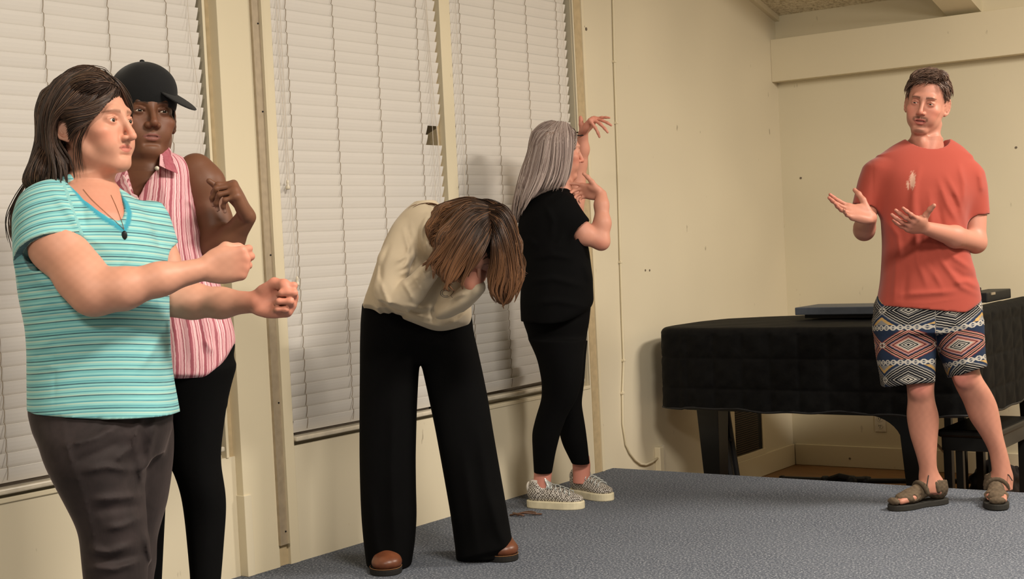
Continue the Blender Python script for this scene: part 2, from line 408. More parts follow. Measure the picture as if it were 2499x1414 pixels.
# ------------------------------------------------------------------ implicit-surface modelling for bodies, hair and clothes
# local frame: metres, x right, y up, z towards the viewer of the photograph, origin at the lens; turned into world space at the end
F32 = np.float32
def P(px, py, dep):
    """photo pixel at a depth (m) -> local point"""
    return np.array([(px-IMG_W/2)/FPX*dep, -(py-IMG_H/2)/FPX*dep, -dep])
def to_world(v):
    v = np.asarray(v, float)
    return CAM+v[..., 0:1]*AXR+v[..., 1:2]*AXU-v[..., 2:3]*AXF
def to_px(x, y, z):
    return IMG_W/2+FPX*x/(-z), IMG_H/2-FPX*y/(-z)
def nrm(v): v = np.asarray(v, float); return v/(np.linalg.norm(v)+1e-12)
W2L = np.array([AXR, AXU, -AXF])      # world vector -> local vector
UPL = W2L@np.array([0, 0, 1.0])
class Frame:
    """o: origin (local), columns of R: where the part's own x, y, z axes point; s: scale"""
    def __init__(self, o, R=None, s=1.0): self.o = np.asarray(o, float); self.R = np.eye(3) if R is None else R; self.s = np.asarray(s, float) if hasattr(s, '__len__') else s; self.sm = float(np.mean(s))
    def __call__(self, p): return self.o+self.R@(np.asarray(p, float)*self.s)
    def inv(self, v): return ((v-self.o)@self.R)/self.s
def rot(yaw=0, pitch=0, roll=0):
    """yaw: about up (turns the face to +x), pitch: nod down, roll: tilt to +x"""
    cy, sy = math.cos(yaw), math.sin(yaw); cp, sp = math.cos(pitch), math.sin(pitch); cr, sr = math.cos(roll), math.sin(roll)
    Ry = np.array([[cy, 0, sy], [0, 1, 0], [-sy, 0, cy]]); Rx = np.array([[1, 0, 0], [0, cp, -sp], [0, sp, cp]])
    Rz = np.array([[cr, sr, 0], [-sr, cr, 0], [0, 0, 1]])
    return Rz@Ry@Rx
def smin(a, b, k):
    if k <= 0: return np.minimum(a, b)
    h = np.maximum(k-np.abs(a-b), 0)/k
    return np.minimum(a, b)-h*h*(k*0.25)
class Sdf:
    def __init__(self, vox=0.005): self.vox = vox; self.pr = []; self.folds = []; self.bumps = []
    def _add(self, fn, lo, hi, k, op): self.pr.append((fn, np.array(lo, float), np.array(hi, float), k, op)); return self
    def cap(self, a, b, ra, rb=None, k=0.02, op='u'):
        a = np.asarray(a, float); b = np.asarray(b, float); rb = ra if rb is None else rb; r = max(ra, rb)
        ab = (b-a); L2 = float(ab@ab)+1e-12
        def fn(x, y, z):
            px, py, pz = x-F32(a[0]), y-F32(a[1]), z-F32(a[2])
            t = np.clip((px*F32(ab[0])+py*F32(ab[1])+pz*F32(ab[2]))/F32(L2), 0, 1)
            dx, dy, dz = px-t*F32(ab[0]), py-t*F32(ab[1]), pz-t*F32(ab[2])
            return np.sqrt(dx*dx+dy*dy+dz*dz)-(F32(ra)+t*F32(rb-ra))
        return self._add(fn, np.minimum(a, b)-r, np.maximum(a, b)+r, k, op)
    def chain(self, pts, rs, k=0.02, op='u'):
        for i in range(len(pts)-1): self.cap(pts[i], pts[i+1], rs[i], rs[i+1], k, op)
        return self
    def ell(self, c, r, R=None, k=0.02, op='u'):
        c = np.asarray(c, float); R = np.eye(3) if R is None else np.asarray(R, float); r = np.asarray(r, float)
        def fn(x, y, z):
            px, py, pz = x-F32(c[0]), y-F32(c[1]), z-F32(c[2]); k0 = 0; k1 = 0
            for i in range(3):
                q = px*F32(R[0, i])+py*F32(R[1, i])+pz*F32(R[2, i])
                k0 = k0+(q/F32(r[i]))**2; k1 = k1+(q/F32(r[i]**2))**2
            k0 = np.sqrt(k0); return k0*(k0-1)/np.maximum(np.sqrt(k1), 1e-6)
        e = np.sqrt(((R*r)**2).sum(1))
        return self._add(fn, c-e, c+e, k, op)
    def box(self, c, h, R=None, rad=0.004, k=0.0, op='u'):
        c = np.asarray(c, float); R = np.eye(3) if R is None else np.asarray(R, float); h = np.asarray(h, float)
        def fn(x, y, z):
            px, py, pz = x-F32(c[0]), y-F32(c[1]), z-F32(c[2]); o = 0; mx = None
            for i in range(3):
                q = np.abs(px*F32(R[0, i])+py*F32(R[1, i])+pz*F32(R[2, i]))-F32(h[i]-rad)
                o = o+np.maximum(q, 0)**2; mx = q if mx is None else np.maximum(mx, q)
            return np.sqrt(o)+np.minimum(mx, 0)-F32(rad)
        e = (np.abs(R)*h).sum(1)
        return self._add(fn, c-e, c+e, k, op)
    def stack(self, A, B, side, secs, k=0.02, n=2.0, op='u', cut=(True, True)):
        """generalised cone from A to B. side: direction of the 'width' axis. secs: (t, off_w, half_w, off_d, half_d) along A->B"""
        A = np.asarray(A, float); B = np.asarray(B, float); ax = nrm(B-A); L = float(np.linalg.norm(B-A))
        side = nrm(np.asarray(side, float)-ax*(np.asarray(side, float)@ax)); dep = np.cross(side, ax)
        if dep[2] < 0: dep = -dep
        S = np.array(sorted(secs), float)
        if len(S) > 3:                                  # soften the corners between sections
            tt = np.linspace(S[0, 0], S[-1, 0], 61); R_ = np.stack([tt]+[np.interp(tt, S[:, 0], S[:, q]) for q in range(1, 5)], 1)
            for _ in range(7): R_[1:-1, 1:] = (R_[:-2, 1:]+2*R_[1:-1, 1:]+R_[2:, 1:])/4
            S = R_
        T = S[:, 0]*L
        def fn(x, y, z):
            px, py, pz = x-F32(A[0]), y-F32(A[1]), z-F32(A[2])
            t = px*F32(ax[0])+py*F32(ax[1])+pz*F32(ax[2])
            w = px*F32(side[0])+py*F32(side[1])+pz*F32(side[2])
            d = px*F32(dep[0])+py*F32(dep[1])+pz*F32(dep[2])
            w = np.abs(w-np.interp(t, T, S[:, 1]).astype(F32)); d = np.abs(d-np.interp(t, T, S[:, 3]).astype(F32))
            a = np.interp(t, T, S[:, 2]).astype(F32); b = np.interp(t, T, S[:, 4]).astype(F32)
            if n == 2.0:
                k0 = np.sqrt((w/a)**2+(d/b)**2); k1 = np.sqrt((w/(a*a))**2+(d/(b*b))**2)
                g = k0*(k0-1)/np.maximum(k1, 1e-4)
            else:
                u, v = np.maximum(w/a, 1e-4), np.maximum(d/b, 1e-4); s = u**n+v**n; k0 = s**F32(1/n)
                gr = s**F32(1/n-1)*np.sqrt((u**(n-1)/a)**2+(v**(n-1)/b)**2)
                g = (k0-1)/np.maximum(gr, 1e-4)
            g = np.maximum(g, -np.minimum(a, b))
            if cut[0]: g = np.maximum(g, -t+F32(T[0]))
            if cut[1]: g = np.maximum(g, t-F32(T[-1]))
            return g
        ends = []
        for s in S:
            c = A+ax*s[0]*L+side*s[1]+dep*s[3]
            e = np.abs(side)*s[2]+np.abs(dep)*s[4]; ends += [c-e, c+e]
        ends = np.array(ends)
        return self._add(fn, ends.min(0), ends.max(0), k, op)
    def plane(self, p0, n, k=0.0):
        """keep only the side of the plane that n points away from"""
        p0 = np.asarray(p0, float); n = nrm(n); c = float(p0@n)
        def fn(x, y, z): return x*F32(n[0])+y*F32(n[1])+z*F32(n[2])-F32(c)
        return self._add(fn, (-99,)*3, (99,)*3, k, 'i')
    def rows(self, D, rows, k=0.02, n=2.2, op='u', cut=(True, True), tilt=0.0):
        """silhouette by photo rows: (py, x_left, x_right, depth offset to viewer, half depth)"""
        rows = sorted(rows); y0, y1 = rows[0][0], rows[-1][0]
        A = P(IMG_W/2, y0, D); B = P(IMG_W/2, y1, D); secs = []
        for py, xl, xr, zo, hd in rows:
            dep = D-zo
            secs.append(((py-y0)/(y1-y0), ((xl+xr)/2-IMG_W/2)/FPX*dep, (xr-xl)/2/FPX*dep, zo, hd))
        return self.stack(A, B, (1, 0, 0), secs, k, n, op, cut)
    def fold(self, pts, amp, w, zmin=-1e9, zmax=1e9):
        """raised (amp>0) or sunken crease along a polyline of photo pixels; w in pixels"""
        self.folds.append((np.array(pts, float), amp, w, zmin, zmax)); return self
    def bump(self, fn): self.bumps.append(fn); return self
    def mesh(self, name, mat, parent=None, attrs=None, keep=None, smooth_it=2):
        v = self.vox
        lo = np.min([p[1] for p in self.pr if p[4] == 'u'], 0)-3*v-0.012; hi = np.max([p[2] for p in self.pr if p[4] == 'u'], 0)+3*v+0.012
        dims = np.ceil((hi-lo)/v).astype(int)+1
        ax = [(lo[i]+v*np.arange(dims[i])).astype(F32) for i in range(3)]
        D = np.full(dims, 0.05, F32)
        for fn, l, h, k, op in self.pr:
            mg = max(k, 0)+2.5*v+0.004
            s = [slice(max(0, int((l[i]-mg-lo[i])/v)), min(dims[i], int((h[i]+mg-lo[i])/v)+2)) for i in range(3)]
            if any(q.stop <= q.start for q in s): continue
            d = fn(ax[0][s[0]][:, None, None], ax[1][s[1]][None, :, None], ax[2][s[2]][None, None, :]).astype(F32)
            cur = D[s[0], s[1], s[2]]
            if op == 'u': D[s[0], s[1], s[2]] = smin(cur, d, F32(k))
            elif op == 's': D[s[0], s[1], s[2]] = -smin(-cur, d, F32(k))
            elif op == 'i': D[s[0], s[1], s[2]] = -smin(-cur, -d, F32(k))
        if self.folds or self.bumps:
            idx = np.nonzero(np.abs(D) < 0.022)
            x, y, z = ax[0][idx[0]], ax[1][idx[1]], ax[2][idx[2]]
            px, py = to_px(x, y, z); add = np.zeros(len(x), F32)
            for pts, amp, w, zmin, zmax in self.folds:
                best = np.full(len(x), 1e9, F32)
                m = (px > pts[:, 0].min()-3*w) & (px < pts[:, 0].max()+3*w) & (py > pts[:, 1].min()-3*w) & (py < pts[:, 1].max()+3*w) & (z > zmin) & (z < zmax)
                if not m.any(): continue
                qx, qy = px[m], py[m]; bb = np.full(len(qx), 1e9); fade = np.ones(len(qx)); n = len(pts)-1
                for i in range(n):
                    a, b = pts[i], pts[i+1]; e = b-a; t = np.clip(((qx-a[0])*e[0]+(qy-a[1])*e[1])/(e@e+1e-9), 0, 1)
                    dd = np.hypot(qx-a[0]-t*e[0], qy-a[1]-t*e[1]); tt = (i+t)/n
                    u = dd < bb; bb = np.where(u, dd, bb); fade = np.where(u, np.minimum(1, 3.5*np.minimum(tt, 1-tt)+0.25), fade)
                add[m] += (amp*fade*np.exp(-(bb/w)**2)).astype(F32)
            for fn in self.bumps: add += fn(x, y, z, px, py).astype(F32)
            D[idx] -= add
        verts, quads = surface_nets(D, lo, v)
        for _ in range(smooth_it): verts = relax(verts, quads)
        me = bpy.data.meshes.new(name); w = to_world(verts)
        if keep is not None:
            px, py = to_px(verts[:, 0], verts[:, 1], verts[:, 2]); kv = keep(verts, px, py)
            quads = quads[kv[quads].all(1)]
        me.vertices.add(len(w)); me.vertices.foreach_set('co', w.astype(F32).ravel())
        me.loops.add(len(quads)*4); me.loops.foreach_set('vertex_index', quads.astype(np.int32).ravel())
        me.polygons.add(len(quads)); me.polygons.foreach_set('loop_start', np.arange(0, len(quads)*4, 4, dtype=np.int32))
        me.polygons.foreach_set('loop_total', np.full(len(quads), 4, np.int32))
        me.update(calc_edges=True); me.polygons.foreach_set('use_smooth', np.ones(len(quads), bool))
        if attrs:
            px, py = to_px(verts[:, 0], verts[:, 1], verts[:, 2])
            set_attrs(me, attrs(verts, px, py))
        return link(name, me, mat, parent)
def set_attrs(me, d):
    for nm, a in d.items():
        a = np.asarray(a, F32)
        if a.ndim == 1:
            at = me.attributes.new(nm, 'FLOAT', 'POINT'); at.data.foreach_set('value', a)
        else:
            at = me.attributes.new(nm, 'FLOAT_COLOR', 'POINT')
            c = np.ones((len(a), 4), F32); c[:, :3] = a[:, :3]; at.data.foreach_set('color', c.ravel())
def relax(v, q):
    n = len(v); a = q.ravel(); b = np.roll(q, -1, 1).ravel(); c = np.roll(q, 1, 1).ravel(); cnt = np.bincount(a, minlength=n)*2.0
    s = np.stack([np.bincount(a, v[b, k], n)+np.bincount(a, v[c, k], n) for k in range(3)], 1)
    return 0.5*v+0.5*s/np.maximum(cnt, 1)[:, None]
def surface_nets(D, lo, v):
    S = D < 0; nx, ny, nz = D.shape
    cnt = np.zeros((nx-1, ny-1, nz-1), np.int8)
    for i in (0, 1):
        for j in (0, 1):
            for k in (0, 1): cnt += S[i:nx-1+i, j:ny-1+j, k:nz-1+k]
    act = (cnt > 0) & (cnt < 8); I = np.nonzero(act); n = len(I[0])
    idm = np.full(act.shape, -1, np.int32); idm[I] = np.arange(n)
    acc = np.zeros((n, 3)); num = np.zeros(n)
    C = [(i, j, k) for i in (0, 1) for j in (0, 1) for k in (0, 1)]
    vals = {c: D[I[0]+c[0], I[1]+c[1], I[2]+c[2]].astype(float) for c in C}
    for a in C:
        for d in range(3):
            if a[d]: continue
            b = list(a); b[d] = 1; b = tuple(b); va, vb = vals[a], vals[b]
            m = (va < 0) != (vb < 0); t = np.where(m, va/np.where(m, va-vb, 1), 0)
            p = np.array(a, float)[None, :].repeat(n, 0); p[:, d] += t
            acc[m] += p[m]; num[m] += 1
    verts = (np.stack(I, 1)+acc/np.maximum(num, 1)[:, None])*v+lo
    quads = []
    for d in range(3):
        e1, e2 = [q for q in range(3) if q != d]
        sl0 = [slice(1, -1)]*3; sl1 = [slice(1, -1)]*3
        sl0[d] = slice(0, -1); sl1[d] = slice(1, None)
        m = S[tuple(sl0)] != S[tuple(sl1)]; J = np.array(np.nonzero(m))
        flip = S[tuple(sl0)][tuple(J)]
        base = J.copy(); base[e1] += 1; base[e2] += 1
        def g(o1, o2):
            q = base.copy(); q[e1] -= o1; q[e2] -= o2; return idm[q[0], q[1], q[2]]
        q = np.stack([g(0, 0), g(1, 0), g(1, 1), g(0, 1)], 1)
        if d == 1: flip = ~flip
        q = np.where(flip[:, None], q[:, ::-1], q)
        quads.append(q[:, ::-1])
    q = np.concatenate(quads); q = q[(q >= 0).all(1)]
    return verts, q
def join(objs, name, bridge=True):
    """several pieces that make one surface -> one mesh object"""
    ms = [o.data for o in objs]; names = set(a.name for m in ms for a in m.attributes if a.name in ('Col', 'st', 'su'))
    V = []; Q = []; A = {n: [] for n in names}; off = 0
    for m in ms:
        n = len(m.vertices); co = np.empty(n*3, F32); m.vertices.foreach_get('co', co); V.append(co.reshape(-1, 3))
        q = np.empty(len(m.loops), np.int32); m.loops.foreach_get('vertex_index', q); Q.append(q.reshape(-1, 4)+off); off += n
        for nm in names:
            if nm == 'Col':
                c = np.ones(n*4, F32); m.attributes[nm].data.foreach_get('color', c); A[nm].append(c.reshape(-1, 4))
            else:
                c = np.zeros(n, F32)
                if nm in m.attributes: m.attributes[nm].data.foreach_get('value', c)
                A[nm].append(c)
    if bridge:
        l0 = V[0][:, 2].argmin(); a = Q[0][(Q[0] == l0).any(1)][0]; o = len(V[0]); ex = []
        for i in range(1, len(V)):
            q = Q[i][((V[i][Q[i][:, 0]-o]-V[0][l0])**2).sum(1).argmin()]; ex.append((a[0], a[1], q[0], q[1])); o += len(V[i])
        if ex: Q.append(np.array(ex, np.int32))
    V = np.concatenate(V); Q = np.concatenate(Q); me = bpy.data.meshes.new(name)
    me.vertices.add(len(V)); me.vertices.foreach_set('co', V.ravel())
    me.loops.add(len(Q)*4); me.loops.foreach_set('vertex_index', Q.ravel())
    me.polygons.add(len(Q)); me.polygons.foreach_set('loop_start', np.arange(0, len(Q)*4, 4, dtype=np.int32)); me.polygons.foreach_set('loop_total', np.full(len(Q), 4, np.int32))
    me.update(calc_edges=True); me.polygons.foreach_set('use_smooth', np.ones(len(Q), bool))
    set_attrs(me, {k: np.concatenate(a) for k, a in A.items()})
    for mt in ms[0].materials: me.materials.append(mt)
    par = objs[0].parent
    for o in objs: bpy.data.objects.remove(o)
    for m in ms: bpy.data.meshes.remove(m)
    return link(name, me, None, par)

# ------------------------------------------------------------------ strands of hair, each a thin tapered ribbon-prism
def strands(name, curves, mat, parent, r=0.0012, seed=0, shade=0.25, base=None):
    """curves: array (n, m, 3) of local points"""
    cv = np.asarray(curves, float); n, m, _ = cv.shape; rnd = np.random.RandomState(seed)
    T = np.gradient(cv, axis=1); T /= np.linalg.norm(T, axis=2, keepdims=True)+1e-9
    ref = np.array([0.2, 0.3, 1.0]); ref = ref/np.linalg.norm(ref)
    X = np.cross(T, ref); X /= np.linalg.norm(X, axis=2, keepdims=True)+1e-9; Y = np.cross(T, X)
    u = np.linspace(0, 1, m); tap = (np.minimum(1, (1-u)*3.5)**0.6*0.9+0.1)[None, :, None]
    rr = (r*rnd.uniform(0.7, 1.3, n))[:, None, None]*tap
    ring = [cv+rr*(math.cos(a)*X*1.5+math.sin(a)*Y) for a in (0.3, 2.4, 4.5)]
    V = np.stack(ring, 2)                                  # n, m, 3, 3
    idx = np.arange(n*m*3).reshape(n, m, 3); q = []
    for k in range(3):
        k2 = (k+1) % 3
        q.append(np.stack([idx[:, :-1, k], idx[:, :-1, k2], idx[:, 1:, k2], idx[:, 1:, k]], -1).reshape(-1, 4))
    Q = np.concatenate(q).astype(np.int32); W = to_world(V.reshape(-1, 3)).astype(F32)
    me = bpy.data.meshes.new(name)
    me.vertices.add(len(W)); me.vertices.foreach_set('co', W.ravel())
    me.loops.add(len(Q)*4); me.loops.foreach_set('vertex_index', Q.ravel())
    me.polygons.add(len(Q)); me.polygons.foreach_set('loop_start', np.arange(0, len(Q)*4, 4, dtype=np.int32)); me.polygons.foreach_set('loop_total', np.full(len(Q), 4, np.int32))
    me.update(calc_edges=True); me.polygons.foreach_set('use_smooth', np.ones(len(Q), bool))
    if base is not None:
        c = base(cv, u, rnd)                                # n, m, 3
        set_attrs(me, {'Col': np.repeat(c[:, :, None, :], 3, 2).reshape(-1, 3)})
    o = link(name, me, mat, parent); o['kind'] = 'stuff'; return o
def guide(pts, m=14):
    """smooth resample of a polyline (Catmull-Rom) to m points"""
    p = np.array(pts, float); q = np.vstack([2*p[0]-p[1], p, 2*p[-1]-p[-2]]); out = []
    for t in np.linspace(0, len(p)-1-1e-6, m):
        i = int(t); f = t-i; a, b, c, d = q[i], q[i+1], q[i+2], q[i+3]
        out.append(0.5*((2*b)+(-a+c)*f+(2*a-5*b+4*c-d)*f*f+(-a+3*b-3*c+d)*f**3))
    return np.array(out)
def hair_between(guides, n, seed=0, jit=0.004, m=14, wave=0.0, freq=3.0, clump=0.0, locks=0, lock_r=0.010):
    """n strands blended between neighbouring guide curves, gathered into locks that tighten towards the tips"""
    G = np.array([guide(g, m) for g in guides]); rnd = np.random.RandomState(seed); k = len(G)-1
    u = np.linspace(0, 1, m)[:, None]
    def at(t):
        t = min(max(t, 0), k-1e-6); j = int(t); return G[j]*(1-(t-j))+G[j+1]*(t-j)
    cen = []
    for q in range(locks):
        t = (q+rnd.uniform(.1, .9))*k/locks; w = nrm(rnd.normal(0, 1, 3)); w2 = nrm(rnd.normal(0, 1, 3)); ph = rnd.uniform(0, 6.28)
        c = at(t)+rnd.normal(0, 1, 3)*jit*(.4+u)+wave*u*(np.sin(u*freq*2*math.pi+ph)*w+.6*np.sin(u*freq*3.1+ph*2)*w2)
        e = rnd.uniform(.86, 1.06); cen.append((c, t, e))
    out = []
    for i in range(n):
        if locks:
            c0, t0, e = cen[rnd.randint(locks)]; dt = rnd.normal(0, .33)*k/locks; own = at(t0+dt)-at(t0)
            d = rnd.normal(0, 1, 3); d = d/np.linalg.norm(d)*lock_r*rnd.uniform(0, 1)**.5
            c = c0+own*(1-.55*u)+d*(.55+.45*np.sin(np.clip(u*1.3, 0, 1)*math.pi))*(1-.75*u**3)
            e = e*rnd.uniform(.88, 1.0)
        else:
            c = at(rnd.uniform(0, k-1e-6))+rnd.normal(0, 1, 3)*jit*(0.35+0.9*u)
            if wave > 0: c = c+wave*np.sin(u*freq*2*math.pi+rnd.uniform(0, 1.2))*nrm(rnd.normal(0, 1, 3))*u
            e = rnd.uniform(0.90, 1.0)
        if e != 1:
            tt = np.linspace(0, e, m); base = np.linspace(0, 1, m)
            c2 = np.array([np.interp(tt, base, c[:, q]) for q in range(3)]).T
            if e > 1: c2 += np.clip(tt-1, 0, 1)[:, None]*(c[-1]-c[-2])*(m-1)
            c = c2
        out.append(c)
    return np.array(out)
def attr_mat(name, rough=0.5, spec=0.3, sss=0.0, bump_scale=0, bump=0.0, sheen=0.0, var=0.0):
    t = NT(name, rough, spec); c = t.attr('Col', 'Color')
    if var > 0:
        f = t.noise(t.coord(), bump_scale or 60, 3)
        c = t.mix(t.math('MULTIPLY', f, var), c, t.mix(1.0, c, (0.72, 0.6, 0.55, 1), 'MULTIPLY'))
    if sss > 0:
        t.b.inputs['Subsurface Weight'].default_value = sss; t.b.inputs['Subsurface Radius'].default_value = (0.010, 0.004, 0.002)
        t.b.inputs['Subsurface Scale'].default_value = 0.6
    if sheen > 0: t.b.inputs['Sheen Weight'].default_value = sheen
    if bump > 0: t.bump(t.noise(t.coord(), bump_scale, 4), bump, 0.004)
    return t.color(c)
M_skin = attr_mat('skin', 0.5, 0.32, 0.0, 110, 0.0, var=0.15)
M_hair = attr_mat('hair', 0.45, 0.35)
M_hairbase = attr_mat('hair_base', 0.8, 0.1, 0, 160, 0.6)
def lin(r, g, b): return np.array(srgb(r, g, b)[:3])
def blend(c, m, col): m = np.clip(m, 0, 1)[:, None]; return c*(1-m)+np.asarray(col)[None, :]*m
def ball(px, c, r, soft=0.35):
    """soft membership of an ellipsoid region; px: (n,3)"""
    d = np.sqrt((((px-np.asarray(c))/np.asarray(r))**2).sum(1)); return np.clip((1-d)/soft+0.5, 0, 1)

# ------------------------------------------------------------------ heads and hands
def head_sdf(S, f, fem=0.5, nose=1.0, jaw=1.0, lips=1.0, smile=0.0, open_mouth=0.0, eyes=0.5, neck=True, ears=(1, 1), neck_to=None, neck_r=0.052, nd=0.0):
    """f: Frame of the head (x: own left, y up, z forward); sizes in metres for a 0.225 m head"""
    e = lambda c, r, k=0.015, op='u', R=None: S.ell(f(c), np.array(r)*f.s, f.R if R is None else f.R@R, k*f.sm, op)
    c = lambda a, b, ra, rb=None, k=0.012, op='u': S.cap(f(a), f(b), ra*f.sm, (ra if rb is None else rb)*f.sm, k*f.sm, op)
    e((0, .036, -.012), (.076, .084, .094), 0)
    e((0, -.022, .030), (.062-.003*fem, .080, .058), .03)
    for s in (-1, 1):
        c((s*.057, -.030, .000), (s*.046*jaw, -.066, .018), .018, .016, .03)
        c((s*.046*jaw, -.066, .018), (s*.016, -.098, .066), .016, .015, .025)
        e((s*.047, -.022, .058), (.020, .017, .022), .022)
        e((s*.033, -.052, .062), (.022, .026, .022), .02)
    e((0, -.099, .070), (.020*jaw, .014, .015), .018)
    e((0, -.062, .070), (.032, .026, .0155), .018)
    c((-.034, .026, .080), (.034, .026, .080), .011-.003*fem, None, .018)
    for s in (-1, 1):
        e((s*.033, .006, .094), (.018, .013, .016), .014, 's')
    # nose
    c((0, .018, .086), (0, -.024-nd, .086+.022*nose), .0068, .0085, .012)
    e((0, -.030-nd, .088+.020*nose), (.0098, .0092, .0105), .006)
    for s in (-1, 1):
        e((s*.0115, -.0335-nd*.8, .086+.008*nose), (.0072, .0072, .0100), .005)
        e((s*.0058, -.0405-nd*.8, .090+.011*nose), (.0036, .0026, .0050), .003, 's')
    c((0, -.041, .086), (0, -.053, .083), .0065, .005, .008)
    # lips
    ym = -.0632; om = open_mouth
    for s in (-1, 1):
        c((s*.0245, ym+.003*smile+.0012, .0735), (s*.007, ym+.0062, .0845), .0026*lips, .0046*lips, .004)
        c((s*.007, ym+.0062, .0845), (0, ym+.0052, .0852), .0046*lips, .0042*lips, .004)
        c((s*.0225, ym-.0020+.003*smile, .0735), (s*.007, ym-.0068-.008*om, .0825), .0028*lips, .0054*lips, .004)
        c((s*.007, ym-.0068-.008*om, .0825), (0, ym-.0068-.008*om, .0832), .0054*lips, .0056*lips, .004)
    for s in (-1, 1):
        c((s*.0245, ym+.003*smile, .0775), (s*.010, ym-.0002-.003*om, .0880), .0011, .0014+.0041*om, .0022, 's')
        c((s*.010, ym-.0002-.003*om, .0880), (0, ym-.0003-.003*om, .0900), .0014+.0041*om, .0014+.0047*om, .0022, 's')
    c((-.016, -.0815-.006*om, .0850), (.016, -.0815-.006*om, .0850), .0035, None, .010, 's')
    # eyes: lids around the eyeball with an almond opening
    for s in (-1, 1):
        e((s*.032, .004, .0745), (.0165, .0130, .0125), .006)
        o = .0060*eyes
        e((s*.032, .0035, .0880), (.0140, o, .0085), .0012, 's')
        e((s*.020, .0030, .0850), (.0045, o*.45, .006), .0012, 's')
        c((s*.018, .0095, .0840), (s*.032, .0138, .0865), .0015, .0021, .003); c((s*.032, .0138, .0865), (s*.047, .008, .0785), .0021, .0014, .003)
    for s in (-1, 1):
        if ears[0 if s > 0 else 1]:
            R = rot(yaw=-s*0.45)@rot(pitch=-0.12); q0 = np.array([s*.0795, -.004, -.012]); bk = np.array([s*.42, 0, -.90]); up = np.array([0, 1, -.10]); sd = np.array([s*.9, 0, .42])
            e(q0+bk*.004, (.0042, .028, .016), .004, 'u', R)
            arc = [q0+up*.0305*math.sin(a)+bk*(.004+.0175*math.cos(a))+sd*.0035 for a in np.radians([165, 130, 95, 60, 30, 0, -30, -60, -85])]
            for a, b in zip(arc[:-1], arc[1:]): c(a, b, .0040, None, .0025)
            an = [q0+up*.018*math.sin(a)+bk*(.004+.0085*math.cos(a))+sd*.0030 for a in np.radians([110, 60, 15, -30, -70])]
            for a, b in zip(an[:-1], an[1:]): c(a, b, .0026, None, .0025)
            e(q0+up*-.030+bk*-.002+sd*.002, (.0055, .0085, .0075), .004); c(q0+up*.004-bk*.014, q0-up*.008-bk*.013, .0042, None, .005)
    if neck:
        a = f((0, -.055, -.018)); b = f((0, -.19, -.05)) if neck_to is None else neck_to
        S.cap(a, b, neck_r, neck_r*1.06, .03*f.sm)
def eyeballs(f, mat_parent, gaze=(0, 0, 1), iris=(70, 50, 34), white=(225, 215, 205)):
    g = nrm(gaze); out = []
    for s in (-1, 1):
        c = np.array([s*.032, .004, .0738]); r = .0122; n, m = 16, 12; vs = []; cols = []
        q = nrm(np.cross(g, (0, 1, 0))); w = np.cross(q, g)
        for i in range(m+1):
            th = math.pi*i/m*0.75
            for k in range(n):
                a = 2*math.pi*k/n; d = g*math.cos(th)+math.sin(th)*(math.cos(a)*q+math.sin(a)*w)
                vs.append(to_world(f(c+d*r)))
                t = th*r
                cols.append(lin(8, 6, 5) if t < .0024 else lin(*iris) if t < .0060 else lin(*white))
        me = bpy.data.meshes.new('eye'); fs = [(i*n+k, i*n+(k+1) % n, (i+1)*n+(k+1) % n, (i+1)*n+k) for i in range(m) for k in range(n)]
        me.from_pydata([tuple(v) for v in vs], [], fs); me.polygons.foreach_set('use_smooth', [True]*len(fs))
        set_attrs(me, {'Col': np.array(cols)}); out.append(link('eye', me, M_eye, mat_parent))
    return out
M_eye = attr_mat('eye', 0.12, 0.5)
